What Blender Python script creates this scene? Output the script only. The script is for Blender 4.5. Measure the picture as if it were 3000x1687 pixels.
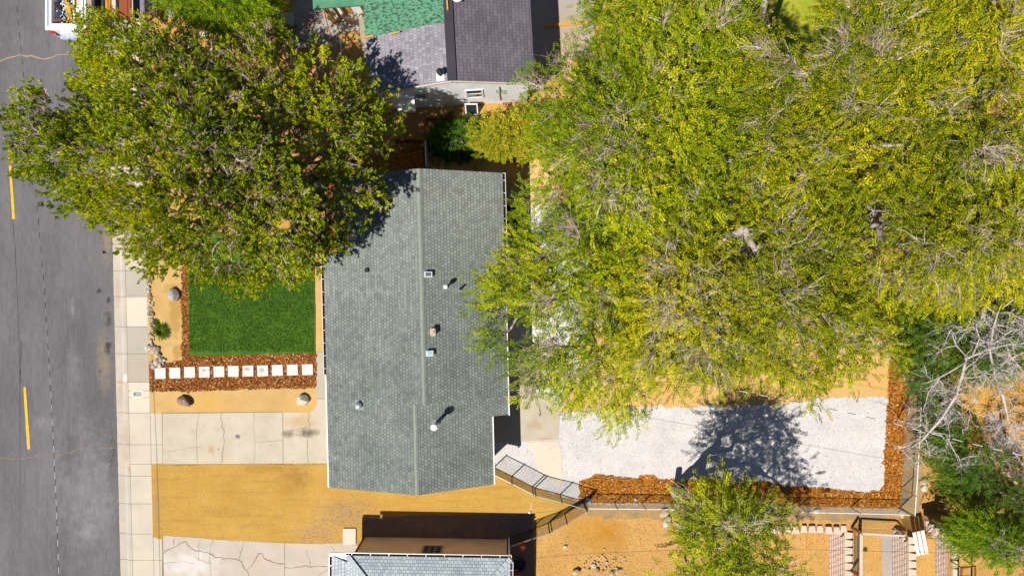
import bpy, math, random
import numpy as np
from mathutils import Vector, Matrix
R = math.radians
for o in list(bpy.data.objects): bpy.data.objects.remove(o)
scene = bpy.context.scene
C = scene.collection
random.seed(7)
H = 35.8                      # flying height of the drone, metres
S = 1 / 55.9                  # metres on the ground for one photo pixel

# ------------------------------------------------------------ camera, sky, sun
cam = bpy.data.cameras.new('camera'); cam.sensor_width = 36; cam.lens = 36 * H / (3000 * S)
cam.clip_start = 0.5; cam.clip_end = 3000
co = bpy.data.objects.new('camera', cam); C.objects.link(co); co.location = (0, 0, H); scene.camera = co
SUN_EL = math.atan(1 / math.hypot(.47, .45)); SUN_AZ = math.atan2(-.47, -.45)   # from north (+Y) towards +X
world = bpy.data.worlds.new('World'); scene.world = world; world.use_nodes = True
wn = world.node_tree; sky = wn.nodes.new('ShaderNodeTexSky'); sky.sky_type = 'NISHITA'; sky.sun_disc = False
sky.sun_elevation = SUN_EL; sky.sun_rotation = SUN_AZ; sky.altitude = 1400; sky.air_density = 1.1; sky.dust_density = .1; sky.ozone_density = 5
wn.links.new(sky.outputs[0], wn.nodes['Background'].inputs[0]); wn.nodes['Background'].inputs[1].default_value = .05
sun = bpy.data.lights.new('sun', 'SUN'); sun.energy = 5; sun.angle = R(.55); sun.color = (1, .955, .88)
so = bpy.data.objects.new('sun', sun); C.objects.link(so); so.location = (-20, -20, 40)
so.rotation_euler = Vector((.47, .45, -1)).to_track_quat('-Z', 'Y').to_euler()
scene.view_settings.view_transform = 'Standard'; scene.view_settings.look = 'None'
scene.view_settings.exposure = .5; scene.view_settings.gamma = 1

# ------------------------------------------------------------ helpers
def P(px, py, z=0.0):
    k = (1 - z / H) * S
    return ((px - 1500) * k, (843.5 - py) * k, z)
def P2(px, py, z=0.0): return P(px, py, z)[:2]

class Frame:
    def __init__(s, deg, origin=(0, 0)):
        s.c, s.s, s.o = math.cos(R(deg)), math.sin(R(deg)), origin
    def w(s, p): return (s.o[0] + p[0] * s.c - p[1] * s.s, s.o[1] + p[0] * s.s + p[1] * s.c, p[2])
    def uv(s, px, py, z=0):
        x, y, _ = P(px, py, z); x -= s.o[0]; y -= s.o[1]
        return (x * s.c + y * s.s, -x * s.s + y * s.c)

def tag(o, label=None, cat=None, group=None, kind=None):
    if label: o['label'] = label
    if cat: o['category'] = cat
    if group: o['group'] = group
    if kind: o['kind'] = kind
    return o
def empty(name, loc, label=None, cat=None, group=None):
    o = bpy.data.objects.new(name, None); C.objects.link(o); o.location = loc; o.empty_display_size = .3
    return tag(o, label, cat, group)
def wloc(o):
    v = Vector((0, 0, 0))
    while o: v += o.location; o = o.parent
    return v

class MB:
    """collects shapes in world coordinates, links them as one mesh object"""
    def __init__(s, T=None): s.v, s.f, s.m, s.u, s.T, s.sm = [], [], [], [], T, False
    def add(s, vs, fs, mi=0, uvs=None):
        b = len(s.v)
        s.v += [tuple(s.T(p)) if s.T else tuple(p) for p in vs]
        for k, f in enumerate(fs):
            s.f.append([b + i for i in f]); s.m.append(mi); s.u.append(uvs[k] if uvs else None)
    def box(s, x0, x1, y0, y1, z0, z1, mi=0):
        v = [(x, y, z) for z in (z0, z1) for x, y in ((x0, y0), (x1, y0), (x1, y1), (x0, y1))]
        s.add(v, [(3, 2, 1, 0), (4, 5, 6, 7), (0, 1, 5, 4), (1, 2, 6, 5), (2, 3, 7, 6), (3, 0, 4, 7)], mi)
    def obox(s, c, size, rot=(0, 0, 0), mi=0):
        M = Matrix.Rotation(rot[2], 3, 'Z') @ Matrix.Rotation(rot[1], 3, 'Y') @ Matrix.Rotation(rot[0], 3, 'X')
        h = [q / 2 for q in size]; c = Vector(c)
        v = [tuple(c + M @ Vector((x * h[0], y * h[1], z * h[2]))) for z in (-1, 1) for x, y in ((-1, -1), (1, -1), (1, 1), (-1, 1))]
        s.add(v, [(3, 2, 1, 0), (4, 5, 6, 7), (0, 1, 5, 4), (1, 2, 6, 5), (2, 3, 7, 6), (3, 0, 4, 7)], mi)
    def beam(s, a, b, w, t, mi=0, up=(0, 0, 1)):
        a, b = Vector(a), Vector(b); d = (b - a).normalized(); up = Vector(up)
        if abs(d.dot(up)) > .98: up = Vector((1, 0, 0))
        r = d.cross(up).normalized(); n = r.cross(d)
        v = [tuple(p + r * x * w / 2 + n * y * t / 2) for p in (a, b) for x, y in ((-1, -1), (1, -1), (1, 1), (-1, 1))]
        s.add(v, [(3, 2, 1, 0), (4, 5, 6, 7), (0, 1, 5, 4), (1, 2, 6, 5), (2, 3, 7, 6), (3, 0, 4, 7)], mi)
    def tube(s, pts, r, n=6, mi=0, cap=True):
        pts = [Vector(p) for p in pts]; m = len(pts)
        rr = r if hasattr(r, '__len__') else [r] * m
        vs = []; ref = Vector((.3, .2, 1)).normalized()
        for i, p in enumerate(pts):
            d = (pts[min(i + 1, m - 1)] - pts[max(i - 1, 0)])
            d = d.normalized() if d.length > 1e-6 else Vector((0, 0, 1))
            a = d.cross(ref)
            if a.length < .05: a = d.cross(Vector((1, 0, 0)))
            a.normalize(); b = d.cross(a)
            for k in range(n):
                t = 2 * math.pi * k / n
                vs.append(tuple(p + (a * math.cos(t) + b * math.sin(t)) * rr[i]))
        fs = [(i * n + k, i * n + (k + 1) % n, (i + 1) * n + (k + 1) % n, (i + 1) * n + k) for i in range(m - 1) for k in range(n)]
        if cap: fs += [tuple(range(n - 1, -1, -1)), tuple((m - 1) * n + k for k in range(n))]
        s.add(vs, fs, mi)
    def lathe(s, c, prof, n=14, mi=0):
        vs = [(c[0] + r * math.cos(2 * math.pi * k / n), c[1] + r * math.sin(2 * math.pi * k / n), c[2] + z) for r, z in prof for k in range(n)]
        m = len(prof)
        fs = [(i * n + k, i * n + (k + 1) % n, (i + 1) * n + (k + 1) % n, (i + 1) * n + k) for i in range(m - 1) for k in range(n)]
        fs += [tuple(range(n - 1, -1, -1)), tuple((m - 1) * n + k for k in range(n))]
        s.add(vs, fs, mi)
    def sheet(s, poly, z, mi=0, thick=0):
        """flat polygon of world xy points; thick gives real sides"""
        a = sum(poly[i][0] * poly[(i + 1) % len(poly)][1] - poly[(i + 1) % len(poly)][0] * poly[i][1] for i in range(len(poly)))
        if a < 0: poly = poly[::-1]
        n = len(poly); vs = [(p[0], p[1], z) for p in poly]
        fs = [tuple(range(n))]
        if thick:
            vs += [(p[0], p[1], z - thick) for p in poly]
            fs += [(i + n, (i + 1) % n + n, (i + 1) % n, i) for i in range(n)]
        s.add(vs, fs, mi)
    def slab(s, poly, zf, t, uvf, mi=0, ms=None):
        """sloping plate: poly (u,v) on plane zf(u,v), t thick, uv map by uvf"""
        a = sum(poly[i][0] * poly[(i + 1) % len(poly)][1] - poly[(i + 1) % len(poly)][0] * poly[i][1] for i in range(len(poly)))
        if a < 0: poly = poly[::-1]
        n = len(poly); ms = mi if ms is None else ms
        vs = [(u, v, zf(u, v)) for u, v in poly] + [(u, v, zf(u, v) - t) for u, v in poly]
        s.add(vs, [tuple(range(n))], mi, [[uvf(u, v) for u, v in poly]])
        s.add(vs, [tuple(range(2 * n - 1, n - 1, -1))] + [(i + n, (i + 1) % n + n, (i + 1) % n, i) for i in range(n)], ms)
    def build(s, name, mats, parent=None, smooth=False):
        if not isinstance(mats, (list, tuple)): mats = [mats]
        me = bpy.data.meshes.new(name)
        if parent is not None: off = wloc(parent)
        else:
            a = np.array(s.v); off = Vector(((a[:, 0].min() + a[:, 0].max()) / 2, (a[:, 1].min() + a[:, 1].max()) / 2, a[:, 2].min()))
        me.from_pydata([(v[0] - off[0], v[1] - off[1], v[2] - off[2]) for v in s.v], [], s.f)
        for m in mats: me.materials.append(m)
        me.polygons.foreach_set('material_index', s.m)
        if any(s.u):
            ul = me.uv_layers.new(name='UVMap'); i = 0; dat = []
            for f, u in zip(s.f, s.u): dat += [q for p in (u if u else [(0, 0)] * len(f)) for q in p]
            ul.data.foreach_set('uv', dat)
        if smooth: me.polygons.foreach_set('use_smooth', [True] * len(me.polygons))
        me.update()
        o = bpy.data.objects.new(name, me); C.objects.link(o)
        if parent is not None: o.parent = parent
        else: o.location = off
        return o

def ragged(poly, step=.12, amp=.04, rng=random, skip=()):
    out = []; n = len(poly)
    for i in range(n):
        a, b = Vector(poly[i]), Vector(poly[(i + 1) % n]); L = (b - a).length
        k = max(1, int(L / step)); nrm = Vector((-(b - a).y, (b - a).x)) / max(L, 1e-6); w = 0
        for j in range(k):
            w = w * .6 + rng.gauss(0, amp) * .8
            q = a.lerp(b, j / k)
            if i not in skip and j: q = q + nrm * w
            out.append((q.x, q.y))
    return out
def copy_thing(o, parent=None):
    c = o.copy(); C.objects.link(c); c.parent = parent
    for ch in list(o.children): copy_thing(ch, c)
    return c

# ------------------------------------------------------------ materials
class N:
    def __init__(s, name):
        s.mat = bpy.data.materials.new(name); s.mat.use_nodes = True; s.t = s.mat.node_tree; s.n = s.t.nodes
        s.b = s.n['Principled BSDF']; s.b.inputs['Specular IOR Level'].default_value = .25
        g = s.n.new('ShaderNodeNewGeometry'); s.pos = g.outputs['Position']
    def lk(s, a, b): s.t.links.new(a, b)
    def put(s, sock, v):
        if isinstance(v, bpy.types.NodeSocket): s.lk(v, sock)
        elif isinstance(v, (tuple, list)) and sock.type == 'RGBA' and len(v) == 3: sock.default_value = (*v, 1)
        else: sock.default_value = v
    def noise(s, scale, detail=3, vec=None, rough=.6, dist=0):
        t = s.n.new('ShaderNodeTexNoise'); t.inputs['Scale'].default_value = scale; t.inputs['Detail'].default_value = detail
        t.inputs['Roughness'].default_value = rough; t.inputs['Distortion'].default_value = dist; s.lk(vec or s.pos, t.inputs['Vector']); return t.outputs['Fac']
    def vor(s, scale, vec=None, out='Color', feature='F1'):
        t = s.n.new('ShaderNodeTexVoronoi'); t.feature = feature; t.inputs['Scale'].default_value = scale; s.lk(vec or s.pos, t.inputs['Vector']); return t.outputs[out]
    def math(s, op, a, b=0, clamp=False):
        t = s.n.new('ShaderNodeMath'); t.operation = op; t.use_clamp = clamp; s.put(t.inputs[0], a); s.put(t.inputs[1], b); return t.outputs[0]
    def rng(s, v, a, b, c=0, d=1):
        t = s.n.new('ShaderNodeMapRange'); t.clamp = True
        for i, q in enumerate((v, a, b, c, d)): s.put(t.inputs[i], q)
        return t.outputs[0]
    def mix(s, f, a, b, mode='MIX'):
        t = s.n.new('ShaderNodeMix'); t.data_type = 'RGBA'; t.blend_type = mode; s.put(t.inputs[0], f); s.put(t.inputs[6], a); s.put(t.inputs[7], b); return t.outputs[2]
    def ramp(s, f, stops):
        t = s.n.new('ShaderNodeValToRGB'); e = t.color_ramp.elements
        while len(e) < len(stops): e.new(.5)
        for q, (p, c) in zip(e, stops): q.position = p; q.color = (*c, 1)
        s.lk(f, t.inputs[0]); return t.outputs[0]
    def scalev(s, v, sc):
        t = s.n.new('ShaderNodeVectorMath'); t.operation = 'MULTIPLY'; s.lk(v, t.inputs[0]); t.inputs[1].default_value = sc; return t.outputs[0]
    def blot(s, px, py, rpx, asp=1.0, edge=.5, nz=3.0, z=0):
        """irregular patch mask on the ground around a place"""
        x, y, _ = P(px, py, z); t = s.n.new('ShaderNodeVectorMath'); t.operation = 'SUBTRACT'; s.lk(s.pos, t.inputs[0]); t.inputs[1].default_value = (x, y, 0)
        q = s.scalev(t.outputs[0], (1 / (rpx * S), 1 / (rpx * S * asp), 0))
        l = s.n.new('ShaderNodeVectorMath'); l.operation = 'LENGTH'; s.lk(q, l.inputs[0])
        d = s.math('ADD', l.outputs['Value'], s.rng(s.noise(nz, 4), .25, .75, -.55, .55))
        return s.rng(d, 1 + edge * .3, 1 - edge, 0, 1)
    def bump(s, h, strength=.4, dist=.02):
        t = s.n.new('ShaderNodeBump'); t.inputs['Strength'].default_value = strength; t.inputs['Distance'].default_value = dist
        s.lk(h, t.inputs['Height']); s.lk(t.outputs[0], s.b.inputs['Normal'])
    def out(s, col, rough=.85, metal=0):
        s.put(s.b.inputs['Base Color'], col); s.put(s.b.inputs['Roughness'], rough); s.b.inputs['Metallic'].default_value = metal; return s.mat

def plain(name, col, rough=.6, metal=0, var=.12, scale=6):
    n = N(name); f = n.rng(n.noise(scale, 4), .3, .7, 1 - var, 1 + var)
    cc = n.mix(1.0, col, f, 'MULTIPLY'); return n.out(cc, rough, metal)
def soil(name, c1, c2, scale=.5, fine=.22, fscale=22, blots=(), bump=.5, speck=None, rough=.95, clump=2.5, streak=False):
    n = N(name)
    col = n.mix(n.rng(n.noise(scale, 5), .32, .68), c1, c2)
    col = n.mix(n.rng(n.noise(clump, 4), .5, .8, 0, .35), col, tuple(q * .62 for q in c1))
    f = n.noise(fscale, 4, rough=.75)
    col = n.mix(1.0, col, n.rng(f, .25, .75, 1 - fine, 1 + fine), 'MULTIPLY')
    if streak:
        col = n.mix(n.rng(n.noise(1.3, 5, vec=n.scalev(n.pos, (.3, 3.2, 1)), dist=.4), .5, .72, 0, .5), col, tuple(q * .6 for q in c1)); col = n.mix(n.rng(n.noise(5, 5, rough=.8), .56, .72, 0, .45), col, (.3, .2, .1)); col = n.mix(n.rng(n.noise(9, 3, rough=.8), .62, .7, 0, .5), col, (.6, .42, .2))
    if speck:
        for sc, thr, c in speck: col = n.mix(n.rng(n.vor(sc, out='Distance'), thr, thr * .6), col, c)
    for bl in blots:
        px, py, r, c, st = bl[:5]; kw = bl[5] if len(bl) > 5 else {}
        col = n.mix(n.math('MULTIPLY', n.blot(px, py, r, **kw), st), col, c)
    n.bump(f, bump, .03); return n.out(col, rough)

def shingle(name, c1, c2, mortar, w=.17, h=.145, var=.3, bias=0, second=True, pale_areas=False):
    n = N(name); uv = n.n.new('ShaderNodeTexCoord').outputs['UV']
    def brick(w, h, off, m, ca, cb, bi, mc):
        t = n.n.new('ShaderNodeTexBrick'); t.offset = off; t.inputs['Scale'].default_value = 1; t.inputs['Brick Width'].default_value = w
        t.inputs['Row Height'].default_value = h; t.inputs['Mortar Size'].default_value = m; t.inputs['Mortar Smooth'].default_value = .2; t.inputs['Bias'].default_value = bi
        n.put(t.inputs['Color1'], ca); n.put(t.inputs['Color2'], cb); n.put(t.inputs['Mortar'], mc); n.lk(uv, t.inputs['Vector']); return t
    t = brick(w, h, .5, .009, c1, c2, bias, mortar); col = t.outputs['Color']
    if second:
        t2 = brick(w * 1.63, h, .37, 0, (1, 1, 1), (.76, .77, .79), -.2, (1, 1, 1)); col = n.mix(1.0, col, t2.outputs['Color'], 'MULTIPLY')
        t3 = brick(w * .58, h * .5, .5, 0, (1, 1, 1), (.84, .84, .85), -.1, (1, 1, 1)); col = n.mix(1.0, col, t3.outputs['Color'], 'MULTIPLY')
    col = n.mix(1.0, col, n.rng(n.noise(.7, 4), .3, .7, 1 - var * .5, 1 + var * .5), 'MULTIPLY')
    col = n.mix(1.0, col, n.rng(n.noise(45, 2), .2, .8, .86, 1.14), 'MULTIPLY')
    wd = n.rng(n.noise(1.6, 5), .58, .75, 0, .3); col = n.mix(wd, col, tuple(q * .55 + .03 for q in c2))
    if pale_areas:  # base colour raised in soft areas, mainly on the upper main roof
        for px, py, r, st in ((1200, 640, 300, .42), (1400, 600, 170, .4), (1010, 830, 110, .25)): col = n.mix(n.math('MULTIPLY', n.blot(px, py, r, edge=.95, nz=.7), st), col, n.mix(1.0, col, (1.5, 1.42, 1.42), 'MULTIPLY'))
    n.bump(t.outputs['Fac'], -.5, .02); return n.out(col, .9)

def leafmat(name, stops, trans=.35):
    n = N(name); a = n.n.new('ShaderNodeAttribute'); a.attribute_name = 'tint'
    col = n.ramp(a.outputs['Fac'], stops)
    n.out(col, .75); n.b.inputs['Specular IOR Level'].default_value = .08
    tr = n.n.new('ShaderNodeBsdfTranslucent'); n.lk(n.mix(1.0, col, (1.15, 1.1, .5), 'MULTIPLY'), tr.inputs['Color'])
    mx = n.n.new('ShaderNodeMixShader'); mx.inputs[0].default_value = trans; n.lk(n.b.outputs[0], mx.inputs[1]); n.lk(tr.outputs[0], mx.inputs[2])
    n.lk(mx.outputs[0], n.n['Material Output'].inputs['Surface']); return n.mat
def barkmat(name, c1, c2):
    n = N(name); f = n.noise(9, 5, vec=n.scalev(n.pos, (1, 1, .35)), rough=.7)
    n.bump(f, .8, .03); return n.out(n.mix(n.rng(f, .35, .65), c1, c2), .95)
def siding(name, c, step=.13, axis=2):
    n = N(name); t = n.n.new('ShaderNodeSeparateXYZ'); n.lk(n.pos, t.inputs[0])
    fr = n.math('FRACT', n.math('DIVIDE', t.outputs[axis], step))
    col = n.mix(n.rng(fr, .86, .95), c, tuple(q * .45 for q in c))
    col = n.mix(1.0, col, n.rng(n.noise(1.5, 4), .3, .7, .88, 1.1), 'MULTIPLY')
    n.bump(fr, .5, .015); return n.out(col, .7)

# ------------------------------------------------------------ materials of the place
OIL = (.03, .028, .026); CHALK = (.2, .19, .195); MUD = (.26, .2, .12)
M = {}
def asphalt():
    n = N('asphalt'); col = n.mix(n.rng(n.noise(.35, 5, vec=n.scalev(n.pos, (1, .35, 1))), .3, .7), (.09, .084, .09), (.14, .131, .136))
    col = n.mix(n.rng(n.noise(1.1, 6, vec=n.scalev(n.pos, (1.6, .5, 1))), .55, .8, 0, .35), col, (.17, .155, .15))
    col = n.mix(n.rng(n.noise(2.2, 5, vec=n.scalev(n.pos, (2.5, .12, 1))), .5, .75, 0, .4), col, (.075, .07, .078))
    for px, py, r, c, st, kw in ((245, 1430, 75, CHALK, .55, dict(asp=2.4, edge=.9, nz=2.6)), (300, 1500, 34, CHALK, .45, dict(asp=3.5, edge=.9, nz=2)),
        (255, 1560, 24, CHALK, .8, dict(asp=1.6, edge=.9, nz=5)), (210, 1080, 18, CHALK, .4, dict(asp=4, edge=.8, nz=3)), (206, 905, 9, CHALK, .6, dict(asp=3, edge=.8, nz=4)),
        (128, 1240, 34, CHALK, .38, dict(asp=.7, edge=.8, nz=3)), (310, 700, 17, MUD, .5, dict(asp=4.5, edge=.8, nz=3)), (300, 1060, 20, MUD, .5, dict(asp=4.5, edge=.9, nz=3)),
        (286, 852, 9, OIL, .8, dict(edge=.5, nz=4)), (313, 880, 6, OIL, .8, dict(asp=1.5, edge=.5, nz=5)), (314, 935, 9, OIL, .7, dict(asp=2.6, edge=.6, nz=5)),
        (312, 1018, 12, OIL, .85, dict(asp=1.8, edge=.6, nz=5)), (288, 1088, 6, OIL, .6, dict(edge=.6, nz=5)), (300, 738, 6, (.015, .015, .02), 1, dict(asp=.8, edge=.3, nz=4)),
        (325, 1330, 14, (.05, .048, .05), .5, dict(asp=5, edge=.8, nz=3)), (60, 200, 60, (.15, .14, .14), .5, dict(asp=3, edge=.9, nz=1.5)),
        (205, 1330, 30, (.06, .056, .06), .5, dict(asp=3, edge=.9, nz=2))):
        col = n.mix(n.math('MULTIPLY', n.blot(px, py, r, **kw), st), col, c)
    f = n.noise(60, 3, rough=.8); col = n.mix(1.0, col, n.rng(f, .2, .8, .6, 1.4), 'MULTIPLY')
    col = n.mix(n.rng(n.noise(7, 4, vec=n.scalev(n.pos, (1, .25, 1)), rough=.8), .35, .65, 0, 1), n.mix(1.0, col, (.86, .86, .86), 'MULTIPLY'), n.mix(1.0, col, (1.12, 1.11, 1.1), 'MULTIPLY'))
    col = n.mix(n.rng(n.vor(7, out='Distance'), .05, .02, 0, .6), col, (.03, .03, .03))
    n.bump(f, .4, .01); return n.out(col, .92)
M['asphalt'] = asphalt()
def conc(name, c1, c2, blots=()): return soil(name, c1, c2, scale=.8, fine=.09, fscale=40, bump=.15, blots=blots, rough=.85, clump=1.3)
RUST = (.34, .17, .05)
M['conc'] = conc('concrete', (.48, .42, .335), (.42, .365, .295))
M['conc_grey'] = conc('concrete_grey', (.34, .305, .25), (.37, .33, .27))
M['conc_pale'] = conc('concrete_pale', (.52, .46, .37), (.5, .44, .35))
M['conc_tan'] = conc('concrete_tan', (.34, .29, .23), (.36, .31, .25))
M['pan'] = conc('gutter_concrete', (.44, .38, .31), (.36, .32, .27), [(366, 1300, 9, RUST, .45, dict(asp=9, edge=.9)), (350, 1140, 8, RUST, .4, dict(asp=6, edge=.9)), (342, 860, 8, RUST, .3, dict(asp=6, edge=.9)), (381, 1376, 5, RUST, .7, dict(asp=2.5))])
M['drive'] = conc('driveway_concrete', (.46, .40, .31), (.39, .34, .265), [(900, 1268, 30, (.07, .055, .03), .9, dict(asp=.45, edge=.9, nz=3)), (845, 1270, 22, (.09, .07, .04), .8, dict(asp=.5, edge=.9, nz=3)),
    (880, 1235, 50, (.42, .25, .07), .6, dict(asp=.4, edge=.9, nz=2)), (620, 1317, 12, RUST, .5, {}), (697, 1278, 7, (.05, .045, .04), .7, {}), (640, 1315, 3, OIL, .8, {}), (660, 1330, 25, RUST, .15, dict(edge=.9))])
M['drive2'] = conc('neighbour_driveway_concrete', (.43, .37, .31), (.38, .32, .26), [(560, 1650, 90, (.52, .49, .46), .8, dict(asp=.5, edge=.7, nz=2)), (770, 1650, 60, (.45, .33, .25), .35, dict(asp=.5, edge=.9))])
M['patio'] = conc('patio_concrete', (.42, .36, .27), (.35, .31, .245), [(1570, 1245, 26, RUST, .35, dict(asp=.6)), (1600, 1285, 22, RUST, .3, dict(asp=.4))])
M['joint'] = plain('joint_dirt', (.07, .05, .035), .95)
M['crack'] = plain('crack_dirt', (.22, .165, .115), .95)
M['crack_pale'] = plain('crack_filled', (.3, .22, .14), .95)
M['tan'] = soil('tan_dirt', (.50, .335, .135), (.43, .27, .09), scale=.6, fine=.2, bump=.9, clump=1.8, blots=[(515, 900, 20, (.33, .19, .045), .7, dict(asp=4.5, edge=.4, nz=2)), (520, 1030, 16, (.33, .19, .045), .7, dict(asp=1.6, edge=.4)),
     (500, 850, 20, (.34, .2, .05), .6, dict(asp=1, edge=.5)), (890, 1195, 60, (.5, .27, .06), .5, dict(asp=.4, edge=.9)), (600, 1180, 100, (.52, .28, .06), .6, dict(asp=.3, edge=.9))])
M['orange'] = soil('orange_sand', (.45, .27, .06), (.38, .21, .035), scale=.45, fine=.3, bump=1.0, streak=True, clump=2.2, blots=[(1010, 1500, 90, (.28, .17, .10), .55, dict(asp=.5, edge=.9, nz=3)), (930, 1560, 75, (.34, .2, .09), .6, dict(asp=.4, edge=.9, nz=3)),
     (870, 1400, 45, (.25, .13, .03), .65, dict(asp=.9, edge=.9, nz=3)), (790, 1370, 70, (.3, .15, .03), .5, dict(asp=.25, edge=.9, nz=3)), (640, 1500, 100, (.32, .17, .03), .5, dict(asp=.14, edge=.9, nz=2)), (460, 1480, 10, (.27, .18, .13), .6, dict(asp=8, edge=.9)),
     (1650, 1440, 60, (.4, .24, .07), .6, dict(asp=.5, edge=.9))])
M['back'] = soil('backyard_sand', (.52, .34, .14), (.5, .29, .08), scale=.35, fine=.16, bump=.6, blots=[(1580, 540, 60, (.57, .38, .17), .8, dict(asp=2, edge=.9))])
M['ground'] = soil('dry_ground', (.46, .265, .08), (.38, .20, .055), scale=.4, fine=.42, fscale=14, bump=.9, clump=3,
    speck=[(3.1, .07, (.55, .48, .38)), (9, .09, (.5, .4, .25))],
    blots=[(1770, 1560, 70, (.38, .16, .008), .8, dict(asp=.9, edge=.9, nz=2)), (1700, 1540, 60, (.42, .22, .03), .5, dict(edge=.9)), (2850, 1230, 90, (.5, .26, .02), .85, dict(asp=1.1, edge=.8, nz=2)), (2760, 1420, 60, (.47, .26, .04), .6, dict(asp=1, edge=.9)),
    (2600, 1520, 60, (.42, .24, .03), .7, dict(asp=.35, edge=.9)), (2100, 1450, 200, (.44, .26, .1), .8, dict(asp=1, edge=.9)), (1560, 640, 400, (.5, .31, .1), .6, dict(asp=1, edge=.9, nz=1)), (830, 25, 50, (.42, .25, .03), .7, dict(asp=.7)), (840, 90, 16, (.45, .25, .03), .9, dict(edge=.8)), (1250, 400, 130, (.36, .16, .05), .9, dict(asp=.6, edge=.8))])
M['verge'] = soil('gritty_soil', (.24, .17, .10), (.36, .22, .07), scale=1.2, fine=.45, fscale=16, bump=.9, speck=[(6, .12, (.45, .38, .3))])
M['grit'] = soil('grey_gravel', (.30, .27, .25), (.36, .31, .26), scale=.7, fine=.4, fscale=26, bump=.9, speck=[(11, .13, (.5, .47, .44)), (16, .1, (.1, .09, .09))], blots=[(1660, 120, 60, (.38, .26, .14), .6, dict(asp=1.5, edge=.9))])
M['gravel'] = soil('white_gravel', (.56, .525, .51), (.48, .45, .44), scale=.8, fine=.5, fscale=30, bump=1.0, speck=[(13, .14, (.62, .6, .58)), (19, .09, (.26, .22, .2)), (5, .05, (.4, .3, .2))], clump=1.2)
M['dark_soil'] = soil('dark_damp_soil', (.17, .11, .08), (.23, .15, .10), scale=1, fine=.35, fscale=18, bump=.8)  # dark brown that puts the south house shadow into the ground colour
M['pale'] = conc('white_slab', (.56, .53, .49), (.5, .47, .43))
def mulch(name, a, b, c, d):
    n = N(name); v = n.scalev(n.pos, (1, 1, 1)); t = n.n.new('ShaderNodeVectorMath'); t.operation = 'ADD'; nn = n.n.new('ShaderNodeTexNoise'); nn.inputs['Scale'].default_value = 8
    n.lk(n.pos, nn.inputs['Vector']); s2 = n.scalev(nn.outputs['Color'], (.2, .2, .2)); n.lk(v, t.inputs[0]); n.lk(s2, t.inputs[1])
    sp = n.n.new('ShaderNodeSeparateColor'); n.lk(n.vor(17, vec=t.outputs[0]), sp.inputs[0])
    col = n.ramp(sp.outputs[0], [(0, a), (.3, b), (.62, c), (.93, c), (1, d)]); col = n.mix(1.0, col, n.rng(n.noise(1.5, 4), .3, .7, .8, 1.2), 'MULTIPLY')
    n.bump(sp.outputs[1], 1, .03); return n.out(col, .9)
M['mulch'] = mulch('bark_mulch', (.05, .012, .003), (.17, .05, .009), (.30, .10, .016), (.5, .33, .18))
M['mulch_b'] = mulch('bright_bark_mulch', (.09, .022, .004), (.26, .085, .007), (.42, .16, .015), (.6, .4, .15))
def lawnmat():
    n = N('lawn'); col = n.mix(n.rng(n.noise(1.2, 5), .35, .7), (.034, .10, .004), (.065, .145, .006))
    col = n.mix(n.rng(n.noise(4, 5, rough=.8), .58, .75, 0, .55), col, (.19, .19, .014))
    t = n.n.new('ShaderNodeTexBrick'); t.inputs['Scale'].default_value = 1; t.inputs['Brick Width'].default_value = 1.5; t.inputs['Row Height'].default_value = .66; t.inputs['Mortar Size'].default_value = .012
    n.put(t.inputs['Color1'], (1, 1, 1)); n.put(t.inputs['Color2'], (.8, .86, .8)); n.put(t.inputs['Mortar'], (1.6, 1.35, 1)); n.lk(n.pos, t.inputs['Vector'])
    col = n.mix(1.0, col, t.outputs['Color'], 'MULTIPLY')
    f = n.noise(40, 3, rough=.8); col = n.mix(1.0, col, n.rng(f, .2, .8, .6, 1.4), 'MULTIPLY'); n.bump(f, .8, .03); return n.out(col, .8)
M['lawn'] = lawnmat()
M['grass2'] = soil('sunny_grass', (.20, .26, .012), (.32, .30, .03), scale=1.5, fine=.4, fscale=14, bump=.9, blots=[(2255, 90, 28, (.3, .13, .04), .95, dict(asp=3))])
M['yellow'] = plain('yellow_paint', (.62, .36, .015), .7, var=.3, scale=12)
M['white'] = plain('white_paint', (.75, .74, .72), .5)
M['white_worn'] = soil('worn_white_paint', (.72, .7, .68), (.62, .6, .58), fine=.15, fscale=20, bump=.1, speck=[(9, .12, (.25, .16, .08))])
M['paver'] = conc('paver_concrete', (.56, .54, .51), (.51, .49, .46), [(599, 1084, 7, (.25, .24, .22), .7, dict(asp=.6)), (727, 1080, 10, (.25, .24, .22), .7, dict(asp=.5)), (768, 1084, 8, (.3, .29, .27), .8, dict(asp=1))])
M['rock_g'] = soil('grey_rock', (.28, .26, .25), (.42, .37, .33), scale=5, fine=.35, fscale=18, bump=.8)
M['rock_t'] = soil('tan_rock', (.48, .38, .24), (.35, .25, .15), scale=5, fine=.3, fscale=18, bump=.8)
M['rock_b'] = soil('brown_rock', (.20, .13, .10), (.33, .22, .16), scale=4, fine=.35, fscale=18, bump=.8)
M['rock_d'] = soil('dark_rock', (.12, .11, .12), (.22, .2, .2), scale=4, fine=.3, fscale=18, bump=.8)
M['rock_w'] = soil('pale_rock', (.52, .48, .4), (.42, .34, .26), scale=4, fine=.3, fscale=18, bump=.8)
M['roof'] = shingle('green_grey_shingles', (.195, .215, .19), (.14, .155, .145), (.06, .07, .065), w=.16, h=.155, pale_areas=True)
M['roof_r'] = shingle('green_grey_shingles_east', (.215, .24, .21), (.15, .165, .15), (.03, .038, .038), w=.16, h=.155, second=False, pale_areas=True)
M['roof_cap'] = soil('ridge_shingles', (.19, .215, .185), (.22, .24, .205), fine=.25)
M['roof_n1'] = shingle('light_grey_shingles', (.31, .285, .315), (.21, .195, .22), (.13, .12, .135), w=.14, h=.2)
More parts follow.
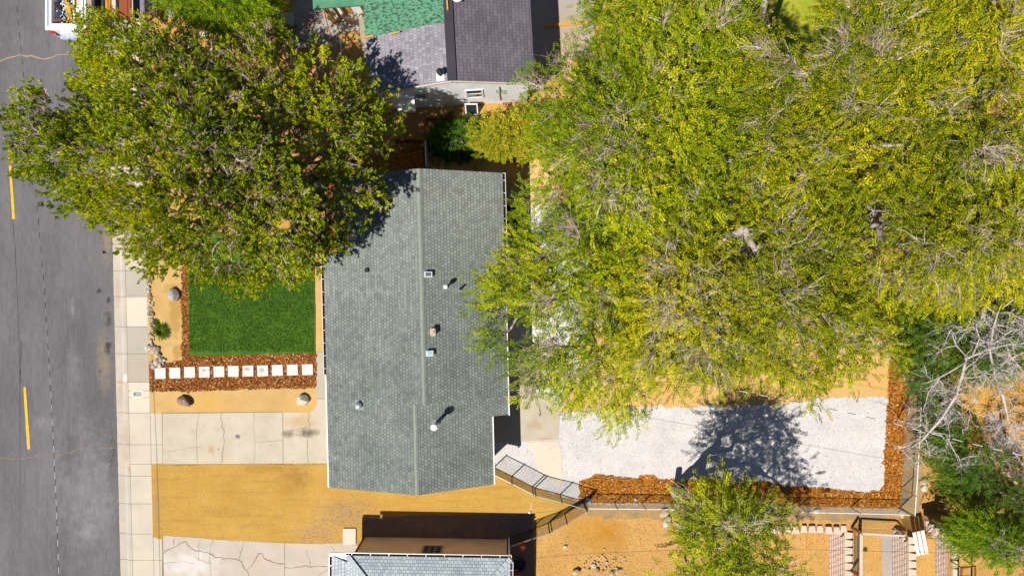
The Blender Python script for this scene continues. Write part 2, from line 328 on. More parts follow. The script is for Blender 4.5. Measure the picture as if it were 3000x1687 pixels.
M['roof_n2'] = shingle('dark_grey_shingles', (.135, .12, .14), (.10, .09, .105), (.04, .035, .045), w=.3, h=.17, second=False)
M['roof_s'] = shingle('pale_blue_grey_shingles', (.40, .44, .46), (.28, .33, .36), (.05, .06, .08), w=.2, h=.15, second=False)
M['ntrim'] = plain('dark_gutter', (.03, .025, .022), .5)
M['rustgut'] = plain('rusty_gutter_inside', (.16, .06, .03), .8, var=.4)
M['wallw'] = siding('white_siding', (.85, .85, .86), .14); M['wallt'] = siding('tan_siding', (.70, .52, .36), .11); M['wallm'] = siding('beige_siding', (.5, .42, .3), .16)
M['bronze'] = plain('brown_trim', (.12, .07, .05), .6); M['glass'] = plain('window_glass', (.02, .03, .035), .06); M['glass'].node_tree.nodes['Principled BSDF'].inputs['Specular IOR Level'].default_value = .6
M['steel'] = plain('galvanised_steel', (.45, .48, .5), .35, .8); M['steelw'] = plain('pale_metal', (.78, .8, .82), .35, .2); M['blackm'] = plain('black_metal', (.015, .015, .017), .5)
M['rust'] = plain('rusty_steel', (.18, .05, .02), .8, var=.5); M['rustw'] = soil('rusty_white_metal', (.7, .68, .64), (.45, .22, .1), scale=6, fine=.1, bump=.1)
M['bluecap'] = plain('sky_blue_plastic', (.35, .55, .62), .4); M['black'] = plain('black_rubber', (.02, .02, .022), .7)
def wood(name, c, ax=(1, 8, 8)):
    n = N(name); f = n.noise(4, 5, vec=n.scalev(n.pos, ax)); n.bump(f, .3, .01); return n.out(n.mix(n.rng(f, .3, .7), tuple(q * .65 for q in c), c), .8)
M['wood_o'] = wood('orange_wood', (.52, .24, .04)); M['wood_r'] = wood('red_brown_wood', (.26, .07, .025)); M['wood_w'] = wood('weathered_wood', (.36, .3, .21)); M['wood_p'] = wood('pale_wood', (.58, .5, .42))
M['wood_y'] = wood('yellow_wood', (.6, .31, .04))
M['green_roof'] = None
def greenroof():
    n = N('green_roll_roofing'); col = n.mix(n.rng(n.noise(.8, 4), .3, .7), (.075, .205, .125), (.10, .25, .155))
    f = n.noise(6, 4, vec=n.scalev(n.pos, (1, 1.8, 1)), rough=.55, dist=.6); col = n.mix(n.rng(f, .50, .55), col, (.03, .075, .045)); n.bump(f, .3, .02)
    col = n.mix(n.rng(n.noise(12, 3), .6, .66, 0, .7), col, (.07, .2, .05)); return n.out(col, .85)
M['green_roof'] = greenroof()
M['green_roof2'] = soil('green_corrugated_plastic', (.05, .19, .12), (.10, .24, .13), scale=2, fine=.3, fscale=12, clump=5)

# ------------------------------------------------------------ the ground (one sheet to the horizon, dropped under the road, stepped at the terraces)
XA, XB, XC = P(2497, 0, 0)[0], P(2680, 0, 1.05)[0], P(2806, 0, 2.1)[0]     # top edges of the three retaining walls
def sst(t): t = min(1, max(0, t)); return t * t * (3 - 2 * t)
def gz(x, y):
    z = -.02
    if x < P(475, 0)[0]: return -.35
    yb = P(0, 1560)[1]
    if x > P(2130, 0, -1)[0] and x < XA - .3:
        z -= 1.0 * (sst((x - P(2130, 0, -1)[0]) / 1.5)) * (1 if y < yb + .02 else 0)
    elif x >= XB - .3:
        z += (1.05 if x < XC - .3 else 2.1) * sst((P(0, 1500)[1] - y) / 1.1)
    if x > 19 and y > -11 and y < 14: z += .0
    return z
def axis(lo, hi, fine, step, far):
    a = list(np.arange(lo, hi + .01, 1.0)); a = [q for q in a if not (fine[0] < q < fine[1])] + list(np.arange(fine[0], fine[1] + .01, step))
    return sorted(set(round(float(q), 3) for q in a + far))
far = [-700, -400, -200, -100, -60, 60, 100, 200, 400, 700]
xs = axis(-40, 40, (8.5, 28), .12, far + [round(P(474, 0)[0], 3), round(P(478, 0)[0], 3)]); ys = axis(-40, 40, (-22, -9), .12, far)
b = MB(); nx = len(xs)
b.add([(x, y, gz(x, y)) for y in ys for x in xs], [(j * nx + i, j * nx + i + 1, (j + 1) * nx + i + 1, (j + 1) * nx + i) for j in range(len(ys) - 1) for i in range(nx - 1)])
g = b.build('ground', M['ground']); tag(g, 'dry tan earth round the houses', kind='structure')

def xr(y): return 307 + .0243 * y
def strip(off0, off1, y0, y1): return [P2(xr(y0) + off0, y0), P2(xr(y0) + off1, y0), P2(xr(y1) + off1, y1), P2(xr(y1) + off0, y1)]
def pxpoly(pts, z=0): return [P2(x, y, z) for x, y in pts]
def ribbon(b, pts, w, z, mi, jit=2.0, closed=False, taper=True):
    """thin irregular crack on a surface; pts in photo pixels, w in pixels"""
    q = []; 
    for i in range(len(pts) - 1):
        a, c = Vector(pts[i]), Vector(pts[i + 1]); k = max(1, int((c - a).length / 9))
        for j in range(k): q.append(a.lerp(c, j / k) + (Vector((random.gauss(0, jit), random.gauss(0, jit))) if (i or j) else Vector((0, 0))))
    q.append(Vector(pts[-1])); L, Rr = [], []
    for i, p in enumerate(q):
        d = (q[min(i + 1, len(q) - 1)] - q[max(i - 1, 0)]).normalized(); nn = Vector((-d.y, d.x)); ww = w * random.uniform(.5, 1.3) / 2
        L.append(P(p.x + nn.x * ww, p.y + nn.y * ww, z)); Rr.append(P(p.x - nn.x * ww, p.y - nn.y * ww, z))
    n = len(q); b.add(L + Rr, [(i, i + 1, n + i + 1, n + i) for i in range(n - 1)], mi)

ZR = -.13
b = MB()
edge = [(xr(y) + 1 + random.gauss(0, .8), y) for y in range(-60, 1800, 9)]
poly = [P2(-3000, -3000), P2(xr(-3000), -3000)] + [P2(*e) for e in edge] + [P2(xr(4500), 4500), P2(-3000, 4500)]
b.sheet(poly, ZR, 0, .2)
ribbon(b, [(-40, 190), (0, 180), (20, 170), (55, 162), (90, 166), (130, 174), (165, 164), (200, 160), (240, 166), (300, 170)], 3.4, ZR + .004, 2, 1)
ribbon(b, [(-40, 1336), (0, 1340), (30, 1343), (60, 1343), (120, 1332), (160, 1336), (200, 1325), (240, 1313), (290, 1314), (341, 1311)], 1.6, ZR + .004, 1, 1)
ribbon(b, [(62, 1000), (58, 1100), (60, 1687), (60, 2000)], 3.0, ZR + .003, 3, .4)
ribbon(b, [(37, 640), (45, 740), (52, 900), (60, 1120)], 1.6, ZR + .003, 3, .4)
for y0, y1 in ((-430, -150), (455, 642), (1132, 1318), (1810, 1990)):
    xx = lambda y: 23 + (y - 460) * .0655
    q = [P2(xx(y0) - 3, y0 + 5), P2(xx(y0), y0), P2(xx(y0) + 3.5, y0 + 5), P2(xx(y1) + 4 - .0 * y1, y1 - 2), P2(xx(y1) - 4, y1)]
    b.sheet(ragged(q, .2, .004), ZR + .008, 4)
tag(b.build('road', [M['asphalt'], M['crack'], M['crack_pale'], M['ntrim'], M['yellow']]), 'grey asphalt street with yellow dashes', kind='structure')

JY = [-420, -340, -260, -180, -90, 0, 80, 160, 240, 320, 400, 480, 560, 638, 716, 793, 869, 957, 1036, 1119, 1209, 1302, 1394, 1475, 1563, 1640, 1720, 1800, 1880]
b = MB(); G = .45
for a, c in zip(JY, JY[1:]):
    b.sheet(strip(1.5, 26, a + G, c - G), ZR + .012, 0, .1)
    v = [P(xr(y) + o, y, z) for y in (a + G, c - G) for o, z in ((26, ZR + .014), (30, -.03), (32, .0), (41 - G, .004), (41 - G, -.25), (26, -.25))]
    b.add(v, [(0, 1, 7, 6), (1, 2, 8, 7), (2, 3, 9, 8), (3, 4, 10, 9)][::1] + [(5, 4, 3, 2, 1, 0), (6, 7, 8, 9, 10, 11)], 0)
b.sheet(strip(1, 41, -420, 1880), -.15, 1)
tag(b.build('kerb', [M['pan'], M['joint']]), 'pale concrete kerb and gutter', kind='structure')
b = MB(); tone = {793: 1, 869: 2, 957: 1, 1036: 3, 716: 0, 638: 3, 1119: 2, 1209: 0}
for a, c in zip(JY, JY[1:]):
    cuts = [a, c]
    if a == 1119: cuts = [1119, 1144, 1164, 1209]
    if a == 1302: cuts = [1302, 1359, 1394]
    for p, q in zip(cuts, cuts[1:]): b.sheet(strip(41 + G, 103, p + G, q - G), .004, tone.get(a, 0), .2)
    if a in (1209, 1302, 1563, 1640, 1720):
        q = c if a != 1302 else 1359; p = a if a != 1563 else 1572
        b.sheet([P2(xr(p) + 104, p + G), P2(475, p + G), P2(475.5, q - G), P2(xr(q) + 104, q - G)], .004, 0, .2)
b.sheet([P2(xr(1200) + 40, 1200), P2(476, 1200), P2(477, 1359), P2(xr(1359) + 40, 1359)], -.03, 4); b.sheet(strip(40, 104, -420, 1880), -.04, 4)
tag(b.build('sidewalk', [M['conc'], M['conc_grey'], M['conc_pale'], M['conc_tan'], M['joint']]), 'pale concrete sidewalk of separate slabs', kind='structure')

# beds and yards, each a sheet a little above the one below
def bed(name, pts, z, mat, label, kind='structure', step=.12, amp=.03, thick=.35, skip=(), cat=None):
    b = MB(); b.sheet(ragged(pxpoly(pts), step, amp, skip=skip), z, 0, thick); return tag(b.build(name, mat), label, cat, None, kind)
bed('front_yard', [(xr(-420) + 104, -420), (1060, -420), (1060, 760), (xr(790) + 103.5, 790)], -.004, M['ground'], 'shaded dry front yard under the conifers', skip=(3,), thick=.34)
bed('tan_bed', [(xr(700) + 103.5, 700), (540, 700), (545, 1066), (480, 1066), (xr(1076) + 103.5, 1076)], .012, M['tan'], 'strip of tan sand beside the river stones', skip=(4,))
bed('tan_strip', [(xr(1130) + 103.5, 1130), (935, 1128), (931, 1165), (925, 1200), (905, 1210), (xr(1209) + 103.5, 1210)], .012, M['tan'], 'strip of tan sand between bark and driveway', skip=(5,))
bed('dirt_strip', [(919, 690), (947, 690), (956, 1030), (920, 1031)], .010, M['tan'], 'narrow dirt strip along the house', amp=.015)
bed('sand_yard', [(xr(1358) + 103, 1359), (955, 1357), (965, 1300), (1460, 1300), (1454, 1372), (1500, 1395), (1568, 1428), (1640, 1448), (1705, 1468), (1611, 1528), (1570, 1560), (1565, 1740), (1100, 1740), (1060, 1600), (1010, 1596), (860, 1600), (700, 1590), (470, 1578), (xr(1566) + 103, 1568)], .006, M['orange'], 'bare orange sand yard', amp=.035, skip=(18,))
bed('shaded_soil', [(1062, 1522), (1110, 1512), (1560, 1502), (1566, 1720), (1062, 1720)], .010, M['dark_soil'], 'brown soil coloured dark as the shadow of the tan house', amp=.03)  # sheet follows the outline of the house's cast shadow, painted dark
bed('back_yard', [(1230, 425), (1548, 425), (2620, 425), (2640, 1080), (2625, 1170), (2620, 1240), (1500, 1240), (1500, 520), (1230, 520)], .004, M['back'], 'raked tan sand of the back yard', amp=.03)
bed('gravel_patch', [(1640, 1155), (1645, 1207), (1700, 1203), (1840, 1193), (1950, 1190), (2060, 1189), (2250, 1187), (2330, 1176), (2400, 1166), (2600, 1162), (2615, 1162), (2615, 1450), (2400, 1445), (1960, 1440), (1698, 1445), (1698, 1466), (1640, 1447), (1568, 1427), (1500, 1394), (1450, 1370), (1450, 1150)], .014, M['gravel'], 'white gravel yard', kind='stuff', cat='gravel', amp=.05)
bed('pale_slab', [(1549, 603), (1640, 602), (1730, 770), (1720, 960), (1690, 1090), (1640, 1175), (1440, 1175), (1440, 603)], .010, M['pale'], 'pale slab seen through the elm leaves', amp=.02)
bed('bark_bed', [(530, 690), (552, 690), (557, 1043), (700, 1040), (925, 1033), (926, 1133), (820, 1138), (700, 1141), (560, 1144), (xr(1146) + 103.5, 1147), (xr(1062) + 104, 1068), (490, 1062), (534, 1055)], .024, M['mulch'], 'red brown bark mulch round the lawn', kind='stuff', cat='mulch', amp=.05, skip=(9, 1))
bed('bark_border', [(2609, 1040), (2637, 1040), (2662, 1164), (2655, 1280), (2641, 1395), (2636, 1487), (2450, 1485), (2250, 1476), (2000, 1470), (1740, 1470), (1697, 1462), (1696, 1408), (1730, 1398), (1760, 1388), (1865, 1405), (1873, 1391), (1900, 1390), (1960, 1403), (2120, 1410), (2260, 1414), (2290, 1418), (2400, 1428), (2480, 1436), (2545, 1443), (2575, 1438), (2590, 1420), (2589, 1335), (2600, 1250), (2602, 1164)], .03, M['mulch_b'], 'bright orange bark border round the gravel', kind='stuff', cat='mulch', amp=.06)
bed('bark_corner', [(1414, 432), (1570, 432), (1560, 480), (1480, 474), (1412, 462)], .024, M['mulch_b'], 'orange bark under the hedge', kind='stuff', cat='mulch')
bed('bark_side', [(966, 470), (1250, 425), (1250, 500), (1040, 560), (1035, 760), (967, 760)], .02, M['mulch_b'], 'bark beside the north west corner of the house', kind='stuff', cat='mulch')
bed('verge', [(2636, 1030), (2700, 1080), (2700, 1500), (2640, 1530), (1730, 1515), (1700, 1472), (1740, 1471), (2250, 1477), (2640, 1488), (2662, 1164)], .008, M['verge'], 'gritty soil along the back fence', amp=.05)
bed('gravel_drive', [(872, -420), (985, -420), (990, 130), (978, 150), (870, 118), (838, 60), (858, 20)], .006, M['grit'], 'grey gravel in front of the porch', amp=.06)
bed('side_gravel', [(1540, -420), (1730, -420), (1740, 160), (1540, 210)], .006, M['grit'], 'grey gravel beside the north house', amp=.06)
bed('grass_patch', [(2240, -300), (2460, -300), (2440, 120), (2380, 185), (2250, 170)], .006, M['grass2'], 'sunny grass seen between the elms', kind='stuff', cat='grass')
b = MB(); b.sheet(ragged(pxpoly([(548, 690), (921, 690), (925, 1034), (556, 1043)]), .15, .006), .05, 0, .08)
tag(b.build('lawn', M['lawn']), 'mown dark green lawn of fresh turf', kind='structure')
# short blades of grass on the lawn
rg = np.random.default_rng(3)
def quads_object(name, V, mats, tint=None, parent=None, loc=None, smooth=False, mi=None):
    """V: (n,4,3) world quads -> one mesh object; tint: (n,) value per quad"""
    n = len(V); off = np.array(wloc(parent) if parent else (loc or (0, 0, 0)))
    me = bpy.data.meshes.new(name); me.vertices.add(n * 4); me.vertices.foreach_set('co', (V - off).astype(np.float32).ravel())
    me.loops.add(n * 4); me.loops.foreach_set('vertex_index', np.arange(n * 4, dtype=np.int32)); me.polygons.add(n)
    me.polygons.foreach_set('loop_start', np.arange(0, n * 4, 4, dtype=np.int32))
    if tint is not None:
        at = me.attributes.new('tint', 'FLOAT', 'POINT'); at.data.foreach_set('value', np.repeat(tint, 4).astype(np.float32))
    for m in (mats if isinstance(mats, list) else [mats]): me.materials.append(m)
    me.update(); me.validate()
    o = bpy.data.objects.new(name, me); C.objects.link(o)
    if parent is not None: o.parent = parent
    else: o.location = off
    return o
M['blade'] = leafmat('grass_blade', [(0, (.02, .07, .003)), (.6, (.06, .13, .006)), (1, (.24, .22, .02))], .2)
nb = 26000; gx = rg.uniform(P(556, 0)[0], P(920, 0)[0], nb); gy = rg.uniform(P(0, 1030)[1], P(0, 790)[1], nb); an = rg.uniform(0, 6.28, nb); hh = rg.uniform(.03, .07, nb); le = rg.normal(0, .025, (nb, 2))
c_ = np.stack([gx, gy, np.full(nb, .05)], 1); dx = np.stack([np.cos(an), np.sin(an), np.zeros(nb)], 1) * .012; top = np.stack([le[:, 0], le[:, 1], hh], 1)
o = quads_object('grass_blades', np.stack([c_ - dx, c_ + dx, c_ + dx * .2 + top, c_ - dx * .2 + top], 1), M['blade'], rg.uniform(0, 1, nb) ** 1.6, loc=P(740, 900))
tag(o, 'short blades of turf on the lawn', 'grass', kind='stuff')
# loose bark chips
def chips(name, polys, n, mat, label, z=.03):
    P_ = []
    for poly, k in polys:
        lo = np.array(poly).min(0); hi = np.array(poly).max(0); q = rg.uniform(lo, hi, (k * 3, 2)); q = q[inpoly(q, poly)][:k]; P_.append(q)
    q = np.concatenate(P_); m = len(q); c = np.stack([(q[:, 0] - 1500) * S, (843.5 - q[:, 1]) * S, rg.uniform(z, z + .03, m)], 1)
    a = rg.uniform(0, 6.28, m); l = rg.uniform(.025, .07, m); w = rg.uniform(.008, .02, m); t = rg.normal(0, .35, m)
    u = np.stack([np.cos(a), np.sin(a), t], 1) * l[:, None]; v = np.stack([-np.sin(a), np.cos(a), rg.normal(0, .4, m)], 1) * w[:, None]
    o = quads_object(name, np.stack([c - u - v, c + u - v, c + u + v, c - u + v], 1), mat, rg.uniform(0, 1, m), loc=(float(c[0, 0]), float(c[0, 1]), 0)); tag(o, label, 'mulch', kind='stuff')
def inpoly(q, poly):
    p = np.array(poly, float); x, y = q[:, 0], q[:, 1]; r = np.zeros(len(q), bool); j = len(p) - 1
    for i in range(len(p)):
        cnd = ((p[i, 1] > y) != (p[j, 1] > y)) & (x < (p[j, 0] - p[i, 0]) * (y - p[i, 1]) / (p[j, 1] - p[i, 1] + 1e-9) + p[i, 0]); r ^= cnd; j = i
    return r
def edist(q, poly):
    p = np.array(poly, float); d = np.full(len(q), 1e9)
    for i in range(len(p)):
        a = p[i]; e = p[(i + 1) % len(p)] - a; t = np.clip(((q - a) @ e) / (e @ e + 1e-9), 0, 1); d = np.minimum(d, np.linalg.norm(q - a - t[:, None] * e, axis=1))
    return d
M['chip'] = leafmat('bark_chip', [(0, (.05, .012, .003)), (.5, (.2, .06, .01)), (.85, (.38, .14, .02)), (1, (.6, .42, .24))], .0)
M['chip2'] = leafmat('bright_bark_chip', [(0, (.1, .025, .004)), (.5, (.3, .1, .01)), (.9, (.5, .21, .02)), (1, (.65, .48, .25))], .0)
chips('bark_chips', [([(531, 800), (552, 800), (557, 1043), (925, 1034), (926, 1136), (446, 1147), (446, 1068), (534, 1056)], 5200)], 0, M['chip'], 'loose chips on the bark bed beside the lawn', .026)
chips('bright_bark_chips', [([(2604, 1060), (2637, 1060), (2660, 1164), (2640, 1395), (2636, 1485), (2590, 1484), (2590, 1335)], 3000), ([(2240, 1418), (2400, 1428), (2545, 1443), (2600, 1440), (2600, 1484), (2240, 1474)], 2600), ([(1700, 1408), (1760, 1390), (1870, 1402), (1960, 1404), (2000, 1468), (1700, 1466)], 2600), ([(1414, 435), (1560, 440), (1560, 478), (1412, 460)], 900)], 0, M['chip2'], 'loose chips on the orange bark border', .034)

# driveways, walk, patio
b = MB()
b.sheet(pxpoly([(477, 1210.5), (580, 1210), (828, 1207), (829, 1356.5), (477, 1358.5)]), .02, 0, .2)
b.sheet(pxpoly([(830, 1207), (905, 1208), (922, 1199), (929, 1180), (930, 1168), (955, 1168), (970, 1168), (970, 1356), (830.5, 1356.5)]), .02, 0, .2)
b.sheet(pxpoly([(926.5, 1031), (970, 1031), (970, 1167), (927, 1167)]), .02, 1, .2)
z = .023
ribbon(b, [(583, 1210), (577, 1250), (575, 1290), (578, 1330), (577, 1358)], 1.2, z, 2, 1); ribbon(b, [(648, 1210), (650, 1240), (658, 1268), (655, 1310), (647, 1356)], 2.0, z, 2, 1.2)
ribbon(b, [(745, 1209), (743, 1260), (748, 1320), (742, 1356)], 1.0, z, 2, 1); ribbon(b, [(478, 1326), (500, 1320), (540, 1314), (577, 1309), (592, 1309)], 1.2, z, 3, 1)
ribbon(b, [(904, 1208), (906, 1240), (903, 1268), (899, 1300), (903, 1356)], 2.0, z, 2, 1.3); ribbon(b, [(830, 1266), (870, 1258), (903, 1248)], 2.0, z, 2, 1.2); ribbon(b, [(829, 1290), (780, 1292), (745, 1297)], 1.0, z, 2, 1)
b.sheet(pxpoly([(474, 1208), (829.8, 1205), (830, 1358), (476, 1361)]), .0135, 2)
tag(b.build('driveway', [M['drive'], M['conc_grey'], M['crack'], M['crack_pale']]), 'cracked concrete driveway of the main house', kind='structure')
b = MB()
b.sheet(ragged(pxpoly([(478, 1568), (600, 1576), (700, 1584), (833, 1589), (833.5, 1900), (486, 1900)]), .2, .012, skip=(3, 4, 5)), .016, 0, .2)
b.sheet(ragged(pxpoly([(835, 1589), (900, 1591), (1012, 1590), (1060, 1600), (1060, 1900), (835, 1900)]), .2, .012, skip=(3, 4, 5)), .016, 0, .2)
z = .019
ribbon(b, [(479, 1617), (500, 1604), (515, 1597), (540, 1588), (560, 1604), (585, 1613), (615, 1618), (640, 1632), (670, 1636), (700, 1637), (712, 1655), (725, 1671), (760, 1620), (800, 1645), (833, 1650)], 3.2, z, 1, 2)
ribbon(b, [(700, 1637), (708, 1610), (713, 1585)], 1.8, z, 1, 1.5); ribbon(b, [(725, 1671), (722, 1720), (730, 1800)], 2.2, z, 1, 1.5); ribbon(b, [(588, 1576), (582, 1600), (583, 1640)], 1.2, z, 1, 1)
ribbon(b, [(623, 1580), (614, 1630), (618, 1690)], 1.2, z, 1, 1.4); ribbon(b, [(835, 1661), (870, 1661), (900, 1656), (960, 1659)], 2.6, z, 1, 1.5); ribbon(b, [(898, 1610), (905, 1635), (909, 1655)], 1.4, z, 1, 1)
ribbon(b, [(925, 1700), (940, 1680), (962, 1668)], 1.4, z, 1, 1); ribbon(b, [(512, 1575), (510, 1595)], 2, z, 1, 1); ribbon(b, [(570, 1625), (585, 1640), (620, 1650)], 1.4, z, 1, 1.2); ribbon(b, [(480, 1650), (530, 1642), (570, 1650)], 1, z, 1, 1.5)
ribbon(b, [(970, 1600), (980, 1612)], 1.4, z, 1, .6)
b.sheet(pxpoly([(474, 1567), (478, 1567), (488, 1900), (482, 1900)]), .012, 1); b.sheet(pxpoly([(832, 1588), (836, 1588), (836, 1900), (832, 1900)]), .012, 1)
b.box(*[q for q in (P(1006, 0)[0], P(1043, 0)[0], P(0, 1592)[1], P(0, 1546)[1])], -.1, .09, 2)
tag(b.build('south_driveway', [M['drive2'], M['crack'], M['conc_pale']]), 'cracked pale concrete driveway by the tan house', kind='structure')
b = MB()
b.sheet(pxpoly([(1440, 1160), (1560, 1160), (1640, 1172), (1637, 1287), (1543, 1292), (1440, 1296)]), .03, 0, .2)
b.sheet(pxpoly([(1544, 1294.5), (1638, 1290), (1652, 1413), (1640, 1425), (1583, 1400), (1574, 1375), (1566, 1330)]), .03, 1, .2)
b.sheet(ragged(pxpoly([(1440, 1040), (1520, 1100), (1560, 1180), (1440, 1180)]), .3, .02), .026, 0, .1)
b.sheet(ragged(pxpoly([(1470, 560), (1500, 560), (1528, 575), (1545, 600), (1545, 760), (1470, 760)]), .2, .01), .02, 0, .1)
tag(b.build('patio', [M['patio'], M['conc_pale']]), 'concrete patio slabs behind the house', kind='structure')

# ------------------------------------------------------------ main house
F = Frame(1.4)
uL, vref = F.uv(950, 844, 2.6); uE1 = F.uv(1481, 844, 2.65)[0]; uR1 = F.uv(1236, 844, 4.4)[0]
uR2 = F.uv(1219, 1300, 4.2)[0]; uE2 = F.uv(1444, 1300, 2.75)[0]; uL2 = F.uv(990, 620, 2.75)[0]
vT = F.uv(1227, 494, 4.4)[1]; vJ = F.uv(1242, 1183, 4.3)[1]; vN = F.uv(1440, 1219, 2.75)[1]; vB = F.uv(1223, 1449.5, 4.2)[1]; vS = F.uv(960, 738, 2.7)[1]
sl = 1.8 / (uR1 - uL); zL = lambda u, v: 2.6 + sl * (u - uL)
zr1 = zL(uR1, 0); s1 = (zr1 - 2.65) / (uE1 - uR1); zR1 = lambda u, v: zr1 - s1 * (u - uR1)
zr2 = zL(uR2, 0); s2 = (zr2 - 2.78) / (uE2 - uR2); zR2 = lambda u, v: zr2 - s2 * (u - uR2)
house = empty('house', F.w(((uL + uE1) / 2, (vT + vB) / 2, 0)), 'large single storey house under the green grey shingle roof, filling the middle', 'house')
b = MB(F.w); q = .45
def prof(ul, ur, ur_z, rid, zr, v0, v1):
    pr = [(ul, -.1), (ur, -.1), (ur, ur_z), (rid, zr), (ul, zL(ul, 0) - .16)]; n = 5
    b.add([(u, v, z) for v in (v0, v1) for u, z in pr], [tuple(range(n)), tuple(range(2 * n - 1, n - 1, -1))] + [((i + 1) % n, i, i + n, (i + 1) % n + n) for i in range(n)])
prof(uL2 + q, uE1 - q, zR1(uE1 - q, 0) - .16, uR1, zr1 - .16, vS - .2, vT - .3)
prof(uL + q, uE1 - q, zR1(uE1 - q, 0) - .2, uR1, zr1 - .16, vJ + .02, vS - .3)
prof(uL + q, uE2 - q, zR2(uE2 - q, 0) - .16, uR2, zr2 - .16, vB + .3, vJ)
b.build('wall', M['wallm'], house)
b = MB(F.w); cl = lambda u: (u - uL) / math.cos(math.atan(sl))
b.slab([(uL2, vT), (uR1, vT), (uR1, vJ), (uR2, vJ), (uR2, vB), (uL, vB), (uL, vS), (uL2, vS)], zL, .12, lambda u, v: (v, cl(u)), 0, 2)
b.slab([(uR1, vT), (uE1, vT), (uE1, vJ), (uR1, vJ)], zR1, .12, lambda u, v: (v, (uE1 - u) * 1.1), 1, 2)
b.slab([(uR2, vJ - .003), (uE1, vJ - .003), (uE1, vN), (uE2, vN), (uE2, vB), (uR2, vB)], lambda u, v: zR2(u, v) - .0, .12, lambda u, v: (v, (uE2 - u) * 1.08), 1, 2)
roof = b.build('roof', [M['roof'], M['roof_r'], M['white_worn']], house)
for (u, zr, va, vb) in ((uR1, zr1, vJ, vT), (uR2, zr2, vB, vJ)):   # ridge caps, overlapping pieces
    b = MB(F.w); v = va
    while v < vb - .02:
        w = min(.2, vb - v); t = .02 + .006
        b.add([(u - .1, v, zr - .1 * sl + t), (u - .1, v + w, zr - .1 * sl + t - .012), (u, v, zr + t), (u, v + w, zr + t - .012), (u + .1, v, zr - .1 * s1 + t), (u + .1, v + w, zr - .1 * s1 + t - .012)],
              [(1, 0, 2, 3), (3, 2, 4, 5), (0, 1, 5, 4)]); v += .2
    b.build('ridge_cap', M['roof_cap'], roof)
def gutter(T, u, v0, v1, z, side, mats, parent, hang=.62, name='gutter', axis=0, inner=2):
    """open trough along v (axis 0) on the low side of an eave; side -1 = west"""
    b = MB(T); tr = (lambda p: p) if axis == 0 else (lambda p: (p[1], p[0], p[2]))
    def bx(a0, a1, c0, c1, e0, e1, m):
        if axis == 0: b.box(min(a0, a1), max(a0, a1), c0, c1, e0, e1, m)
        else: b.box(c0, c1, min(a0, a1), max(a0, a1), e0, e1, m)
    o = u + side * .115
    bx(o, o + side * .02, v0, v1, z - .12, z + .01, 0); bx(u + side * .012, o, v0, v1, z - .12, z - .1, 1); bx(u + side * .004, u + side * .012, v0, v1, z - .12, z - .02, inner)
    v = v0 + .3
    while v < v1: bx(u + side * .02, o, v, v + .025, z - .012, z - .002, 0); v += hang
    bx(u + side * .013, o - side * .001, v0, v0 + .02, z - .099, z + .005, 0); bx(u + side * .013, o - side * .001, v1 - .02, v1, z - .099, z + .005, 0)
    return b.build(name, mats, parent)
vP = F.uv(954, 1098, 2.6)[1]
gutter(F.w, uL, vP, vS, 2.58, -1, [M['white_worn'], M['ntrim'], M['rustgut']], house)
gutter(F.w, uL2, vS + .05, vT, zL(uL2, 0) - .02, -1, [M['white_worn'], M['ntrim'], M['rustgut']], house)
gutter(F.w, uE1, vS - 2, vT, 2.62, 1, [M['white_worn'], M['ntrim'], M['rustgut']], house)
for a_ in ((uL - .07, uL - .002, vB, vP - .05, 2.36, 2.6), (uE2 + .002, uE2 + .06, vB, vN, 2.52, 2.78), (uE1 + .002, uE1 + .055, vN, vS - 2.05, 2.4, 2.645)): b = MB(F.w); b.box(*a_); b.build('fascia', M['white_worn'], house)
b = MB(F.w); b.tube([(uL2 - .12, vS + .12, 2.55), (uL2 - .12, vS + .12, .1), (uL2 - .5, vS + .14, .05)], .045, 8); b.obox((uL2 - .12, vS + .22, 2.48), (.2, .3, .16)); b.build('downspout', M['green_roof2'], house)
# doors and windows (on the wall lines)
for va, vb, nm in ((F.uv(955, 1340, 0)[1], F.uv(955, 1225, 0)[1], 'garage_door'), (F.uv(955, 1125, 0)[1], F.uv(955, 1075, 0)[1], 'door')):
    b = MB(F.w); b.box(uL + q - .04, uL + q + .01, va, vb, .03, 2.12)
    for k in range(4): b.box(uL + q - .055, uL + q - .041, va + .08, vb - .08, .12 + k * .5, .12 + k * .5 + .4)
    b.build(nm, M['white'], house)
for (px0, px1) in ((930, 980), (800, 870)):
    va, vb = F.uv(955, px1, 0)[1], F.uv(955, px0, 0)[1]; b = MB(F.w); b.box(uL + q - .05, uL + q + .01, va, vb, .9, 2.1); w = b.build('window', M['white'], house)
    b = MB(F.w); b.box(uL + q - .056, uL + q - .051, va + .06, vb - .06, .96, 2.04); b.build('pane', M['glass'], w)
# things on the roof
def roofz(px, py):
    z = 3.6
    for _ in range(6):
        u, v = F.uv(px, py, z)
        z = zL(u, v) if u < (uR1 if v > vJ else uR2) else (zR1(u, v) if v > vJ else zR2(u, v))
    return (*F.uv(px, py, z), z)
def boxvent(px, py, w, d, mat, cap, h=.16, nm='roof_vent', label=None):
    u, v, z = roofz(px, py); b = MB(F.w); sgn = -sl if u < uR1 else s1
    t = math.atan(sgn); b.obox((u, v, z + h / 2), (w * .86, d * .86, h), (0, t, 0), 0); b.obox((u, v, z + h), (w, d, .05), (0, t, 0), 0); b.obox((u, v, z + .012), (w * 1.35, d * 1.3, .012), (0, t, 0), 2); b.obox((u, v, z + h + .03), (w * .72, d * .66, .02), (0, t, 0), 1)
    o = b.build(nm, [mat, cap, M['roof_cap']], house)
    if label: o['label'] = label
boxvent(1256, 804, .36, .25, M['steelw'], M['steel'], label='pale square roof vent near the ridge')
